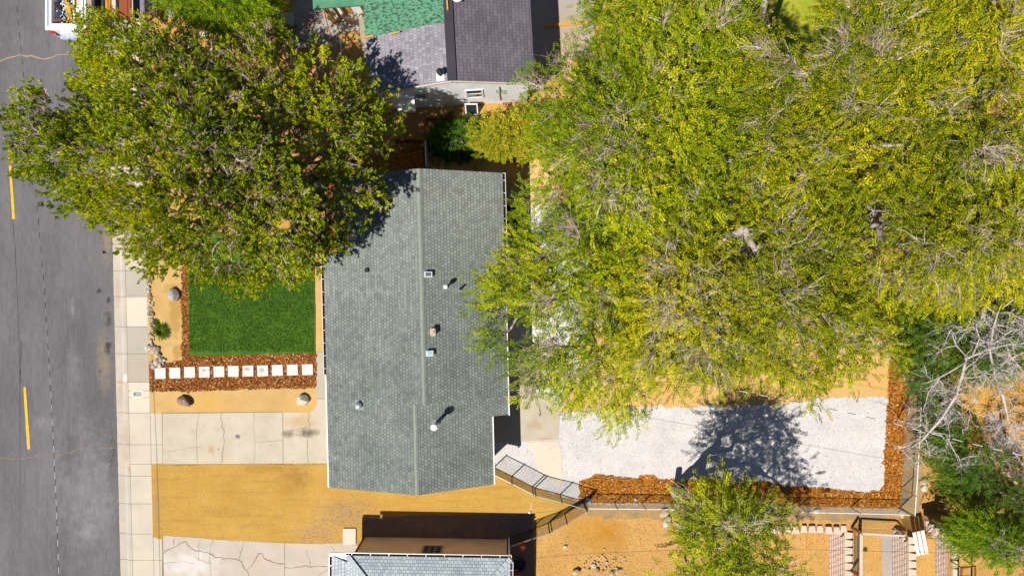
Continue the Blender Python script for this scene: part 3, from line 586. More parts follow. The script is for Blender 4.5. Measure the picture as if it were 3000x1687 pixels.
boxvent(1260, 1034, .34, .25, M['steelw'], M['bluecap'], label='roof vent with a blue tinted cap'); boxvent(1269, 972, .19, .34, M['rustw'], M['rustw'], .3, label='rusty white roof vent')
boxvent(1075, 792, .2, .18, M['blackm'], M['blackm'], .1, label='small black roof vent')
M['flash'] = soil('weathered_flashing', (.3, .32, .33), (.2, .22, .22), scale=4, fine=.2)
def flue(px, py, r, h, rc, mat, capm, nm='vent_pipe', label=None, tilt=0):
    u, v, z = roofz(px, py); b = MB(F.w); b.lathe((u, v, z - .05), [(r, 0), (r, h)], 12, 0); b.lathe((u, v, z - .02), [(r * 2.1, 0), (r * 1.3, .1)], 12, 2); b.obox((u, v, z + .01), (r * 4.2, r * 4.2, .012), (0, math.atan(s1 if u > uR1 else -sl), 0), 2)
    if rc: b.lathe((u, v, z + h - .08), [(r * .9, 0), (rc, .02), (rc, .1), (rc * .8, .16), (rc * .3, .19), (.01, .2)], 16, 1)
    o = b.build(nm, [mat, capm, M['flash']], house, smooth=False)
    if label: o['label'] = label
flue(1279, 1238, .085, 1.0, .17, M['steel'], M['steelw'], label='tall flue with a white mushroom cap'); flue(1309, 840, .05, .5, .11, M['steelw'], M['steelw'], label='white capped vent pipe')
flue(1348, 847, .05, .42, 0, M['blackm'], M['blackm'], label='thin black vent pipe'); flue(1053, 1186, .11, .16, .17, M['steelw'], M['steel'], label='low round silver roof cap')

# ------------------------------------------------------------ north house
FN = Frame(3.1)
nr = FN.uv(1325, 237, 4.4); nE = FN.uv(1567, 250, 3.3)[0]; nL = FN.uv(1073, 150, 3.0)[0]; nV = nr[1]; nR = nr[0]
snl = (4.4 - 3.0) / (nR - nL); snr = (4.4 - 3.3) / (nE - nR)
zNL = lambda u, v: 4.4 - snl * (nR - u); zNR = lambda u, v: 4.4 - snr * (u - nR)
nh = empty('house', FN.w(((nL + nE) / 2, nV + 4, 0)), 'white sided house with grey shingle roof and a green patched slope at the top edge', 'house')
b = MB(FN.w); VN = nV + 11
pr = [(nL + .35, -.1), (nE - .3, -.1), (nE - .3, zNR(nE - .3, 0) - .14), (nR, 4.3), (nL + .35, zNL(nL + .35, 0) - .14)]
b.add([(u, v, z) for v in (nV + .06, VN) for u, z in pr], [tuple(range(5)), tuple(range(9, 4, -1))] + [((i + 1) % 5, i, i + 5, (i + 1) % 5 + 5) for i in range(5)]); b.build('wall', M['wallw'], nh)
b = MB(FN.w)
vga, vgb = FN.uv(1066, 112, 3.0)[1], FN.uv(1297, 65, 4.3)[1]
b.slab([(nL, nV), (nR, nV), (nR, vgb), (nL, vga)], zNL, .12, lambda u, v: (v, u), 0, 2)
b.slab([(nR, nV), (nE, nV), (nE, VN), (nR, VN)], zNR, .12, lambda u, v: (v, -u), 1, 2)
nroof = b.build('roof', [M['roof_n1'], M['roof_n2'], M['wood_p']], nh)
b = MB(FN.w); b.slab([(nL - .02, vga + .003), (nR, vgb + .003), (nR, VN), (nL - .02, VN)], lambda u, v: zNL(u, v) + .02, .14, lambda u, v: (v, u), 0); b.build('roll_roofing', M['green_roof'], nh)
b = MB(FN.w); b.box(nR - .22, nR + .2, nV + .01, VN, 4.36, 4.425); b.build('ridge_cap', M['roof_n2'], nroof)
for p0, p1 in (((nL, nV - .03, 2.94), (nR, nV - .03, 4.34)), ((nR, nV - .03, 4.34), (nE, nV - .03, 3.24))): b = MB(FN.w); b.beam(p0, p1, .05, .16); b.build('fascia', M['wood_p'], nh)
for px0, px1, py0, py1, lift in ((1000, 1066, 0, 0, 0),):
    pass
for p0, p1, w_ in (((*FN.uv(1139, 103, 3.6), 3.62), (*FN.uv(1172, 94, 3.75), 3.78), .06), ((*FN.uv(1066, 112, 3), 3.06), (*FN.uv(1094, 107, 3.1), 3.18), .07), ((*FN.uv(1310, 0, 4.4), 4.5), (*FN.uv(1312, 33, 4.4), 4.5), .07)): b = MB(FN.w); b.beam(p0, p1, w_, .05); b.build('loose_batten', M['wood_y'], nh)
b = MB(FN.w); a0 = FN.uv(1057, 50, 3.0); a1 = FN.uv(1071, 182, 3.0); b.beam((a0[0], a0[1], 2.9), (a1[0], a1[1], 2.9), .24, .08); b.build('eave_board', M['wood_w'], nh)
def nwin(px0, px1, z0, z1, bars=2):
    u0 = FN.uv(px0, 300, 1.8)[0]; u1 = FN.uv(px1, 300, 1.8)[0]; v = nV + .06
    b = MB(FN.w); b.box(u0 - .09, u1 + .09, v - .045, v - .002, z0 - .09, z0); b.box(u0 - .09, u1 + .09, v - .045, v - .002, z1, z1 + .09); b.box(u0 - .09, u0, v - .045, v - .002, z0, z1); b.box(u1, u1 + .09, v - .045, v - .002, z0, z1)
    b.box(u0, u1, v - .03, v - .004, (z0 + z1) / 2 - .03, (z0 + z1) / 2 + .03); w = b.build('window', M['white'], nh)
    b = MB(FN.w); b.box(u0, u1, v - .012, v - .003, z0, z1); b.build('pane', M['glass'], w)
nwin(1371, 1412, 1.35, 2.55); nwin(1216, 1250, 1.7, 2.4)
b = MB(FN.w); u, v = FN.uv(1197, 298, 1.5)[0], nV + .06; b.box(u - .5, u + .3, v - .55, v - .004, 1.1, 1.7); 
for k in range(9): b.box(u - .5 + k * .09, u - .46 + k * .09, v - .565, v - .551, 1.15, 1.6)
b.box(u - .53, u + .33, v - .58, v - .002, 1.7, 1.74); b.build('window_cooler', M['wallw'], nh)
b = MB(FN.w); u = FN.uv(1311, 240, 4)[0]; b.box(u, u + .42, nV + .01, nV + .055, 3.85, 4.15); b.build('gable_vent', M['white'], nh)
b = MB(FN.w); u = FN.uv(1465, 290, 2)[0]; b.tube([(u, nV + .03, 2.9), (u + .02, nV + .02, 2.2), (u - .01, nV + .03, 1.6), (u + .03, nV + .02, .6)], .02, 5); b.build('service_wire', M['blackm'], nh)
u, v, = FN.uv(1292, 222, 4.1); b = MB(FN.w); b.lathe((u, v, zNL(u, 0) - .1), [(.09, 0), (.09, .55)], 10, 0); b.lathe((u, v, zNL(u, 0) + .4), [(.16, 0), (.16, .1), (.02, .2)], 10, 0); b.obox((u - .02, v - .05, zNL(u, 0) + .01), (.4, .5, .02), (0, -math.atan(snl), 0), 1); b.build('vent_pipe', [M['black'], M['steelw']], nh)
u, v = FN.uv(1341, -7, 4.3); b = MB(FN.w); b.lathe((u, v, zNR(u, 0)), [(.2, 0), (.28, .12), (.3, .2), (.22, .32), (.05, .36)], 16, 0); b.build('turbine_vent', M['steelw'], nh, smooth=True)
# porch in front of it
pz = 2.55; b = MB(); b.sheet([P2(912, -120, pz), P2(917, 27, pz), P2(1010, 20, pz), P2(1105, 12, pz), P2(1150, 0, pz), P2(1150, -120, pz)], pz, 0, .07); 
for k in range(5):
    b.beam(P(930 + k * 44, -120, 2.44), P(932 + k * 43, 18, 2.44), .06, .12, 1)
b.build('porch_roof', [M['green_roof2'], M['wood_o']], nh)
b = MB(); a = P(985, 73, 0); t = P(952, 24, pz - .08); b.beam((a[0], a[1], 0), (a[0] + .0, a[1] + .02, pz - .1), .17, .17); b.beam((a[0] + .3, a[1] + .25, 0), (a[0] + .3, a[1] + .25, pz - .1), .12, .12); b.build('post', M['wood_y'], nh)
b = MB(); a = P(1020, 62, 0); b.box(a[0] - .1, a[0] + .3, a[1] + .3, a[1] + .38, 0, 2.2); b.build('door', M['wood_y'], nh)
b = MB(); a = P(1063, 40, 0); b.box(P(985, 0)[0], a[0] + .05, a[1] - .05, a[1] + .05, 0, 2.4); b.build('porch_wall', M['white'], nh)
b = MB(); b.sheet(pxpoly([(978, 76), (1062, 70), (1062, 92), (1000, 96), (985, 88)]), .16, 0, .2); b.sheet(pxpoly([(978, 10), (1062, 10), (1062, 70), (978, 74)]), .14, 0, .2); b.build('porch_slab', M['conc_grey'], nh)
b = MB(); b.tube([P(985, 66, .9), P(1030, 61, .9), P(1062, 59, .9)], .03, 6); b.tube([P(985, 66, .0), P(985, 66, .9)], .025, 6); b.tube([P(1030, 61, .9), P(1028, 66, .16)], .02, 5); b.tube([P(1015, 63, .9), P(1024, 80, .16)], .02, 5); b.build('railing', M['rust'], nh)
b = MB(); b.tube([P(990, 70, .8), P(993, 95, .5), P(999, 135, .3), P(1000, 180, .05)], .018, 5); b.tube([P(988, 68, .8), P(1004, 98, .3), P(1003, 120, .2), P(998, 150, .05)], .014, 5)
tag(b.build('metal_pole', M['steel']), 'thin bent metal poles leaning by the north house porch', 'pole')

# ------------------------------------------------------------ south house
FS = Frame(-.95)
sv = FS.uv(1250, 1630, 2.62)[1]; sW = FS.uv(1018, 1618, 2.62)[0]; sE = FS.uv(1496, 1627, 2.62)[0]; hh_ = 4.0
sh = empty('house', FS.w(((sW + sE) / 2, sv - 3, 0)), 'tan sided house with pale blue grey hip roof at the bottom edge', 'house')
vw = FS.uv(1270, 1575, 0)[1]
b = MB(FS.w); b.box(FS.uv(1069, 1574, 0)[0], FS.uv(1484, 1577, 0)[0], vw - 7.2, vw, -.1, 2.55); b.build('wall', M['wallt'], sh)
b = MB(FS.w); b.box(FS.uv(1069, 1574, 0)[0] - .05, FS.uv(1069, 1574, 0)[0] + .03, vw - .03, vw + .05, 0, 2.5); b.build('corner_board', M['bronze'], sh); b = MB(FS.w); b.box(FS.uv(1484, 1577, 0)[0] - .12, FS.uv(1484, 1577, 0)[0] + .02, vw + .002, vw + .03, 0, 2.5); b.build('corner_board', M['wallt'], sh)
u0, u1 = FS.uv(1240, 1600, 1.8)[0], FS.uv(1291, 1600, 1.8)[0]
b = MB(FS.w); b.box(u0 - .1, u0, vw, vw + .04, 1.1, 2.3); b.box(u1, u1 + .1, vw, vw + .04, 1.1, 2.3); b.box(u0, u1, vw, vw + .04, 1.1, 1.2); b.box(u0, u1, vw, vw + .04, 2.2, 2.3)
for k in (1, 2): b.box(u0 + (u1 - u0) * k / 3 - .015, u0 + (u1 - u0) * k / 3 + .015, vw + .008, vw + .03, 1.2, 2.2)
for z in (1.45, 1.7, 1.95): b.box(u0, u1, vw + .01, vw + .026, z - .012, z + .012)
w = b.build('window', M['wood_w'], sh); b = MB(FS.w); b.box(u0, u1, vw + .001, vw + .007, 1.2, 2.2); b.build('pane', M['glass'], w)
sp_ = .36; dpt = (sE - sW) / 2; M['cap_s'] = soil('pale_ridge_shingle', (.3, .34, .37), (.36, .4, .42), fine=.2)
zt = 2.62 + sp_ * dpt
b = MB(FS.w); A = [(sW, sv, 2.62), (sE, sv, 2.62), (sE - dpt, sv - dpt, zt)]
b.add(A, [(0, 2, 1)], 0, [[(sW, 0), (sE - dpt, dpt * 1.06), (sE, 0)]])
b.add([(sE, sv, 2.62), (sE, sv - 9, 2.62), (sE - dpt, sv - 9, zt), (sE - dpt, sv - dpt, zt)], [(1, 0, 3, 2)], 0, [[(9, 0), (0, 0), (dpt, dpt), (9, dpt)]])
b.add([(sW, sv, 2.62), (sW, sv - 9, 2.62), (sW + dpt, sv - 9, zt), (sW + dpt, sv - dpt, zt)], [(0, 1, 2, 3)], 0, [[(0, 0), (9, 0), (9, dpt), (dpt, dpt)]])
wx = FS.uv(972, 1625, 2.45)[0]; wv = FS.uv(1000, 1628, 2.45)[1]
b.add([(wx, wv, 2.43), (wx, sv - 9, 2.43), (sW + .5, sv - 9, 2.43 + .75 * .3), (sW + .5, wv - .45, 2.61)], [(0, 1, 2, 3)], 0, [[(0, 0), (9, 0), (9, 1.2), (0, 1.2)]])
b.box(wx, sW + .05, sv - 8.5, wv - .05, 2.25, 2.42, 1); b.box(sW + .05, sE - .05, sv - 8.5, sv - .05, 2.45, 2.6, 1)
sroof = b.build('roof', [M['roof_s'], M['white']], sh)
b = MB(FS.w)
for (x0, sx) in ((sW, 1), (sE, -1)):
    n = 22; b = MB(FS.w)
    for k in range(n):
        t0, t1 = k / n, (k + 1.05) / n; c0 = Vector((x0 + sx * dpt * t0, sv - dpt * t0, 2.62 + (zt - 2.62) * t0 + .055)); c1 = Vector((x0 + sx * dpt * t1, sv - dpt * t1, 2.62 + (zt - 2.62) * t1 + .03))
        b.beam(c0, c1, .24, .012)
    b.build('ridge_cap', M['cap_s'], sroof)
gutter(FS.w, sv, sW - .1, sE + .05, 2.62, 1, [M['steelw'], M['ntrim'], M['ntrim']], sh, axis=1, hang=.9)
gutter(FS.w, sE, sv - 9, sv - .2, 2.62, 1, [M['steelw'], M['ntrim'], M['ntrim']], sh, hang=.9); gutter(FS.w, wx, sv - 9, wv, 2.43, -1, [M['steelw'], M['rustgut'], M['rustgut']], sh, hang=.9)
b = MB(FS.w); b.box(wx - .1, sW - .05, wv + .01, wv + .12, 2.3, 2.43); b.build('fascia', M['steelw'], sh)
u = FS.uv(1488, 1600, 0)[0]; b = MB(FS.w); b.tube([(u + .1, sv + .02, 2.5), (u + .06, vw + .12, 2.2), (u + .06, vw + .12, .1)], .045, 8); b.build('downspout', M['steelw'], sh)

# ------------------------------------------------------------ yard things
def rock(name, px, py, rx, ry, rz, mat, label, group=None, rot=0, seed=0, z=0.0, sink=.2, cat='rock', rough=.28, n=3):
    bm_ = []; rr = random.Random(seed)
    import bmesh
    bm = bmesh.new(); bmesh.ops.create_icosphere(bm, subdivisions=n, radius=1)
    pl = [Vector((rr.uniform(-1, 1), rr.uniform(-1, 1), rr.uniform(-.3, 1))).normalized() for _ in range(9)]; pd = [rr.uniform(.62, .92) for _ in pl]
    for v in bm.verts:
        for a, d in zip(pl, pd):
            e = v.co.dot(a)
            if e > d: v.co -= a * (e - d) * (1 - rough * .2)
        v.co *= 1 + rr.uniform(-1, 1) * .02
        v.co = Matrix.Rotation(rot, 3, 'Z') @ Vector((v.co.x * rx, v.co.y * ry, (v.co.z + 1 - sink) * rz))
    me = bpy.data.meshes.new(name); bm.to_mesh(me); bm.free(); me.materials.append(mat)
    for p in me.polygons: p.use_smooth = n >= 3 and rough < .2
    o = bpy.data.objects.new(name, me); C.objects.link(o); o.location = P(px, py, z); return tag(o, label, cat, group)
rock('boulder', 513, 864, .33, .37, .24, M['rock_g'], 'round grey boulder on the sand strip beside the bark', rot=.2, seed=4, sink=.25, rough=.1)
rock('boulder', 543, 1174, .42, .24, .24, M['rock_b'], 'brown wedge shaped boulder on the sand south of the stepping stones', rot=-.55, seed=11)
rock('boulder', 889, 1172, .33, .35, .26, M['rock_w'], 'angular two toned tan boulder near the house end of the path', rot=.5, seed=21, sink=.35)
kinds = [M['rock_g'], M['rock_t'], M['rock_b'], M['rock_d'], M['rock_w']]
protos = []
def copies_of(name, mats, label, group, cat, spots, size, seeds, z=0, sink=.3, rough=.1, sub=2, lab=None):
    pro = {}
    for i, (px, py, s, a) in enumerate(spots):
        k = (random.randrange(len(mats)), random.randrange(seeds))
        if k not in pro:
            o = rock(name, px, py, size, size * random.uniform(.62, .85), size * .6, mats[k[0]], label, group, seed=90 + k[1] * 7 + k[0], z=z, sink=sink, cat=cat, rough=rough, n=sub); pro[k] = o
        else: o = pro[k].copy(); C.objects.link(o); o.location = P(px, py, z)
        o.scale = (s, s, s); o.rotation_euler.z = a
        if lab: o['label'] = lab(mats[k[0]].name.split('_')[0], px, py, s)
sp = []
for y in range(800, 1030, 8):
    for _ in range(2 if random.random() < .75 else 1):
        x = xr(y) + 106 + random.uniform(0, 15) - (3 if y > 1000 else 0); sp.append((x, y + random.uniform(-3, 3), random.uniform(.65, 1.25), random.uniform(0, 6)))
for _ in range(34):
    t = random.random(); x = 447 + random.uniform(-2, 14) + t * 26; y = 1012 + t * 48 + random.uniform(-9, 12); sp.append((x, y, random.uniform(.8, 1.6), random.uniform(0, 6)))
sp += [(437, 1019, 2.1, .3), (461, 1060, 2.1, 1), (446, 1062, 1.6, 0), (452, 1073, 1.7, .4), (476, 1052, 1.5, 2), (470, 1070, 1.5, 3), (480, 1062, 1.3, 2), (455, 1030, 1.9, .8), (462, 1041, 1.8, 2.6)]
copies_of('river_stone', kinds, 'rounded river stone in the loose border along the sidewalk edge', 'river stones edging the front bed', 'stone', sp, .105, 3, z=.01, lab=lambda c_, x, y, s_: f"{c_} rounded river stone {'in the heap beside the first stepping stone' if y > 1010 else 'at the roadside of the grass clump' if y > 930 else 'across from the gap between boulder and grass clump' if y > 880 else 'across from the round grey boulder' if y > 840 else 'at the conifer end of the front bed'}")
sp = []
for _ in range(75):
    x = random.gauss(1775, 42); y = random.gauss(1655, 24)
    if 1655 < x < 1868 and 1600 < y < 1700: sp.append((x, y, random.uniform(.3, 1.0) ** 1.3 * random.choice((.5, .7, .8, 1.1)), random.uniform(0, 6)))
sp += [(1688, 1672, 2.3, .3), (1808, 1671, 1.9, .6), (1738, 1655, 1.6, 1), (1793, 1678, 1.9, .2), (1751, 1668, 1.3, 2)]
copies_of('rubble_stone', [M['rock_t'], M['rock_b'], M['rock_t'], M['rock_g'], M['rock_w']], 'angular broken stone in the rubble patch below the fence', 'broken stones of the rubble patch', 'stone', sp, .12, 4, rough=.6, sub=1, lab=lambda c_, x, y, s_: f"{'large' if s_ > 1.5 else 'small' if s_ < .6 else 'middling'} {c_.replace('concrete', 'chalky')} broken stone in the {'left' if x < 1750 else 'right' if x > 1800 else 'middle'} of the rubble patch")
sp = [(1722 + k * 8 + random.uniform(-2, 2), 1473.5 + random.uniform(-1.5, 1.5) + k * .03, random.uniform(.7, 1.1), random.uniform(0, 6)) for k in range(22)]
copies_of('edging_stone', [M['rock_t'], M['rock_w']], 'small edging stone in the row below the orange bark', 'edging stones under the bark border', 'stone', sp, .085, 2, z=.005)
sp = [(1655, 1600, 1, 0), (1943, 1500, 2.6, .4), (1952, 1528, 3.2, 1.2), (1990, 1540, 2.6, 2), (2392, 1495, 1.9, .2), (2639, 1504, 2.0, 1.4), (2703, 1410, 2.2, .5), (2705, 1428, 1.8, 1), (2200, 1545, 1.6, .6), (1770, 1608, .6, 1), (1998, 1537, 1.6, 1)]
copies_of('fieldstone', [M['rock_t'], M['rock_w']], 'loose flat fieldstone lying on the dirt beside the fences', 'loose fieldstones by the fences', 'stone', sp, .12, 2, rough=.5, sub=2)

# stepping stones
ords = ['first', 'second', 'third', 'fourth', 'fifth', 'sixth', 'seventh', 'eighth', 'ninth', 'tenth', 'eleventh']
cx = [470, 513, 556, 599, 642, 684, 727, 770, 813, 857, 901]; cy = [1093, 1092, 1090, 1089, 1088, 1087, 1086, 1085.5, 1084, 1083, 1082]
st0 = None
for k in range(11):
    a = R(1.3) + random.uniform(-.02, .02); c = P(cx[k], cy[k], .05)
    if st0 is None:
        b = MB(); h = .285; b.add([(c[0] + x, c[1] + y, z) for z, e in ((.0, h), (.07, h), (.078, h - .008)) for x, y in ((-e, -e), (e, -e), (e, e), (-e, e))],
            [(0, 1, 5, 4), (1, 2, 6, 5), (2, 3, 7, 6), (3, 0, 4, 7), (4, 5, 9, 8), (5, 6, 10, 9), (6, 7, 11, 10), (7, 4, 8, 11), (8, 9, 10, 11)]); o = st0 = b.build('stepping_stone', M['paver'])
    else: o = st0.copy(); C.objects.link(o); o.location = (c[0], c[1], st0.location[2])
    o.rotation_euler.z = a
    ex = ' stained with a grey smudge' if k in (3, 6, 7) else ''
    tag(o, f'{ords[k]} square white stepping stone counted from the sidewalk{ex}', 'stepping stone', 'stepping stones across the bark')
# meter box, address plate
mb = empty('meter_box', P(403, 1154, .004), 'grey meter box lid with white rim set in the sidewalk', 'meter box')
b = MB(); c = P(403, 1154)
def rrect(w, h, r, n=5): return [(c[0] + sx * (w - r) + r * math.cos(a), c[1] + sy * (h - r) + r * math.sin(a)) for sx, sy, a0 in ((1, 1, 0), (-1, 1, 90), (-1, -1, 180), (1, -1, 270)) for a in [R(a0 + 90 * i / n) for i in range(n + 1)]]
b.sheet(rrect(.28, .18, .05), .016, 0, .03); b.build('rim', M['white'], mb); b = MB(); b.sheet(rrect(.235, .135, .02), .02, 0, .01); lid = b.build('lid', M['conc_tan'], mb)
b = MB(); b.lathe((c[0] - .13, c[1] + .01, .02), [(.045, 0), (.045, .004)], 14); b.build('reader_hole', M['black'], lid); b = MB(); b.box(c[0] + .08, c[0] + .14, c[1] - .006, c[1] + .006, .02, .023); b.build('slot', M['black'], lid)
b = MB(); c = P(367, 1108); b.box(c[0] - .065, c[0] + .06, c[1] - .19, c[1] + .19, .004, .009, 0)
for k in range(4): b.box(c[0] - .03, c[0] + .025, c[1] - .15 + k * .083, c[1] - .145 + k * .083, .009, .0105, 1); b.box(c[0] - .03, c[0] - .026, c[1] - .15 + k * .083, c[1] - .10 + k * .083, .009, .0105, 1)
tag(b.build('kerb_plate', [M['white'], M['conc_grey']]), 'white painted address patch on the kerb top', 'address plate')
# cone
cn = empty('traffic_cone', P(1531, 1598), 'orange traffic cone with white band in the shade of the tan house', 'cone'); c = P(1531, 1598)
M['cone'] = plain('cone_orange', (.85, .09, .015), .5, var=.05)
b = MB(); b.obox((c[0], c[1], .02), (.36, .36, .04), (0, 0, .2)); b.build('base', M['cone'], cn)
b = MB(); b.lathe((c[0], c[1], .04), [(.14, 0), (.1, .25), (.098, .25)], 16, 0); b.lathe((c[0], c[1], .29), [(.098, 0), (.072, .15)], 16, 1); b.lathe((c[0], c[1], .44), [(.072, 0), (.03, .26)], 16, 0); b.build('cone', [M['cone'], M['white']], cn)
b = MB(); c = P(1521, 1650); 
for k in range(20):
    a, a2 = 2 * math.pi * k / 20, 2 * math.pi * (k + 1) / 20
    b.beam((c[0] + .24 * math.cos(a), c[1] + .24 * math.sin(a), .11), (c[0] + .24 * math.cos(a2), c[1] + .24 * math.sin(a2), .11), .18, .2)
tag(b.build('tyre', M['black']), 'black tyre lying in the shade beside the tan house', 'tyre')
M['brick'] = plain('red_block', (.3, .12, .08), .9, var=.4)
for k, (x, y, h, r) in enumerate(((1507, 1680, .3, .1), (1516, 1676, .45, .3), (1511, 1668, .2, 1))):
    b = MB(); b.obox((*P2(x, y), h / 2), (.3, .22, h), (0, 0, r)); b.obox((*P2(x, y), h + .01), (.26, .18, .02), (0, 0, r)); tag(b.build('block', M['brick']), ['short red block at the wall of the tan house', 'tallest red block between the tyre and the bottom edge', 'lowest red block, nearest the tyre'][k], 'block', 'red blocks beside the tan house')
# wooden plank, hose, boards
b = MB(); b.beam(P(1594, 76, .06), P(1725, 67, .06), .16, .09); tag(b.build('timber', M['wood_y']), 'long orange timber on the gravel beside the north house', 'timber')
hose = [(972, 122), (966, 98), (957, 66), (953, 50), (952, 42), (946, 38), (936, 36), (928, 41), (921, 48), (916, 54), (909, 56), (903, 52), (904, 46), (911, 45), (918, 52), (921, 62), (922, 72), (917, 80), (909, 82), (899, 81), (891, 75), (889, 66), (894, 58), (902, 56), (909, 62), (910, 72), (905, 81), (893, 84), (878, 87), (867, 92), (864, 100), (867, 109), (877, 116), (890, 120), (902, 123), (915, 126)]
b = MB(); b.tube([P(x, y, .025 + .02 * (i % 3 == 0)) for i, (x, y) in enumerate(hose)], .017, 6); M['hose'] = plain('red_rubber', (.35, .09, .05), .6); tag(b.build('garden_hose', M['hose']), 'coiled red brown hose on the grey gravel by the porch', 'hose')
b = MB(); b.beam(P(784, 48, .12), P(834, 43, .12), .09, .24); tag(b.build('kerb_beam', M['conc']), 'pale concrete edging beam left of the gravel', 'edging')
b = MB(); b.box(*[P(835, 0)[0], P(860, 0)[0], P(0, 78)[1], P(0, 40)[1]], 0, .1); tag(b.build('concrete_block', M['conc_pale']), 'pale square slab at the left edge of the gravel', 'slab')
b = MB(); b.sheet(pxpoly([(866, 127), (899, 126), (900, 142), (867, 143)]), .09, 0, .1); tag(b.build('concrete_block', M['conc_pale']), 'small pale block in front of the conifer, below the hose', 'slab')
b = MB(); b.sheet(pxpoly([(843, 119), (862, 113), (870, 124), (853, 131)]), .06, 0, .08); tag(b.build('flagstone', M['conc']), 'tilted pale flagstone beside the small block', 'slab')
M['sheetw'] = plain('white_fabric', (.75, .74, .7), .8)
for i, (x, y, w, h, r) in enumerate(((515, 38, 34, 16, .2), (575, 50, 20, 12, .6), (612, 58, 16, 9, 2), (690, 82, 26, 12, .3), (740, 80, 20, 12, 1), (560, 28, 12, 12, 0), (598, 100, 12, 9, 0))):
    b = MB(); q_ = []
    for k in range(11): a = 2 * math.pi * k / 11; rr = random.uniform(.75, 1.15); q_.append((P(x, y)[0] + w * S * rr * math.cos(a), P(x, y)[1] + h * S * rr * math.sin(a)))
    b.sheet(q_, .03 + .004 * i, 0, .05); tag(b.build('white_rubble', M['sheetw']), ['largest white slab left of the bright bush', 'white slab below the bright bush', 'small white slab right of the second one', 'white slab between the conifer branches', 'white slab nearest the grey gravel', 'round white piece touching the bush', 'small white piece deep in the conifer'][i], 'slab', 'white slabs under the conifer')
b = MB(); b.beam(P(452, 22, .15), P(508, 16, .15), .05, .2); b.beam(P(508, 17, .15), P(508, 6, .15), .05, .2); b.beam(P(508, 8, .15), P(517, 8, .15), .12, .2); tag(b.build('planter_edge', M['wood_w']), 'low weathered board edging left of the bright bush', 'edging')
# timber shed frame at the top left
tf = empty('lumber_shed', P(350, 10), 'open timber frame with brown posts and pale panels beside the loaded truck', 'shed')
def pnl(x0, x1, y0, y1, z, mat, nm, t=.04):
    b = MB(); b.sheet([P2(x0, y0, z), P2(x1, y0, z), P2(x1 + 1, y1, z), P2(x0 + 2, y1, z)], z, 0, t); b.build(nm, mat, tf)
M['pgrey'] = plain('grey_board', (.16, .15, .2), .7); M['pdark'] = plain('dark_tarp', (.04, .04, .05), .7)
pnl(253, 267, -90, 50, 1.3, M['wood_w'], 'side_board'); pnl(268, 308, -90, 60, .5, M['pdark'], 'floor_panel'); pnl(325, 352, -90, 42, 1.1, M['wood_p'], 'pale_panel'); pnl(388, 421, -90, 55, 1.2, M['pgrey'], 'grey_panel'); pnl(422, 448, -90, 45, .6, M['conc_pale'], 'pale_panel')
for x, m, w in ((312, 'wood_o', .13), (321, 'wood_o', .1), (355, 'wood_r', .2), (367, 'wood_r', .22), (379, 'wood_r', .14), (450, 'bronze', .12), (458, 'bronze', .06)):
    b = MB(); b.beam(P(x, -90, 1.6), P(x + 2, 52, 1.6), w, .1); b.build('beam', M[m], tf)
for (x0, y0, x1, y1, m) in ((325, 24, 392, 70, 'wood_r'), (420, 48, 458, 30, 'bronze')):
    b = MB(); b.beam(P(x0, y0, 1.7), P(x1, y1, 1.7), .12, .08); b.build('brace', M[m], tf)
for x, y in ((312, 50), (367, 50), (450, 42), (312, -80), (450, -80)):
    b = MB(); c = P(x, y, 1.5); b.box(c[0] - .05, c[0] + .05, c[1] - .05, c[1] + .05, -.3, 1.55); b.build('post', M['wood_r'], tf)
# truck with loaded bed
tk = empty('pickup_truck', P(188, 10, -.1), 'white pickup truck parked at the kerb with its open bed full of junk', 'truck')
bz = 1.22; zr_ = -.12
M['tpaint'] = plain('white_car_paint', (.76, .78, .84), .25, var=.04); M['blueshade'] = plain('bumper_grey', (.3, .34, .42), .35, .3)
def X(px, z): return P(px, 0, z)[0]
def Y(py, z): return P(0, py, z)[1]
yb, yf = Y(88, bz), Y(-60, bz)
xl, xrr = X(133, bz), X(252, bz)
b = MB(); b.box(xl, xrr, yb, yf, .42, .5); b.build('bed_floor', M['black'], tk)
for x0, x1 in ((xl, xl + .3), (xrr - .3, xrr)):
    b = MB(); s_ = 1 if x0 == xl else -1; xo = x0 if s_ > 0 else x1
    b.box(min(xo, xo + s_ * .08), max(xo, xo + s_ * .08), yb, yf, .2, bz - .04); b.box(min(xo + s_ * .22, xo + s_ * .3), max(xo + s_ * .22, xo + s_ * .3), yb + .1, yf, .5, bz); b.box(min(xo, xo + s_ * .31), max(xo, xo + s_ * .31), yb, yf, bz - .04, bz + .02)
    b.tube([(xo + s_ * .13, yb + .15, bz + .07), (xo + s_ * .13, yf, bz + .07)], .025, 6); b.build('bed_side', M['tpaint'], tk)
b = MB(); b.box(xl + .28, xrr - .28, yb, yb + .12, .5, bz + .03); b.box(xl + .2, xrr - .2, yb - .02, yb + .3, bz - .08, bz + .025); b.build('tailgate', M['tpaint'], tk)
b = MB(); b.box(xl + .35, xrr - .35, yb - .26, yb - .01, .35, .62); b.box(xl + .5, xrr - .5, yb - .3, yb - .02, .62, .66); b.build('bumper', M['blueshade'], tk)
b = MB(); b.box(xl + .02, xl + .3, yb - .03, yb - .003, .7, 1.1); b.box(xrr - .3, xrr - .02, yb - .03, yb - .003, .7, 1.1); M['redl'] = plain('red_lens', (.6, .02, .04), .2); b.build('tail_light', M['redl'], tk)
b = MB(); b.tube([(xl + .3, yb + .42, bz + .1), (xrr - .3, yb + .5, bz + .1)], .015, 6); b.build('bungee', M['redl'], tk)
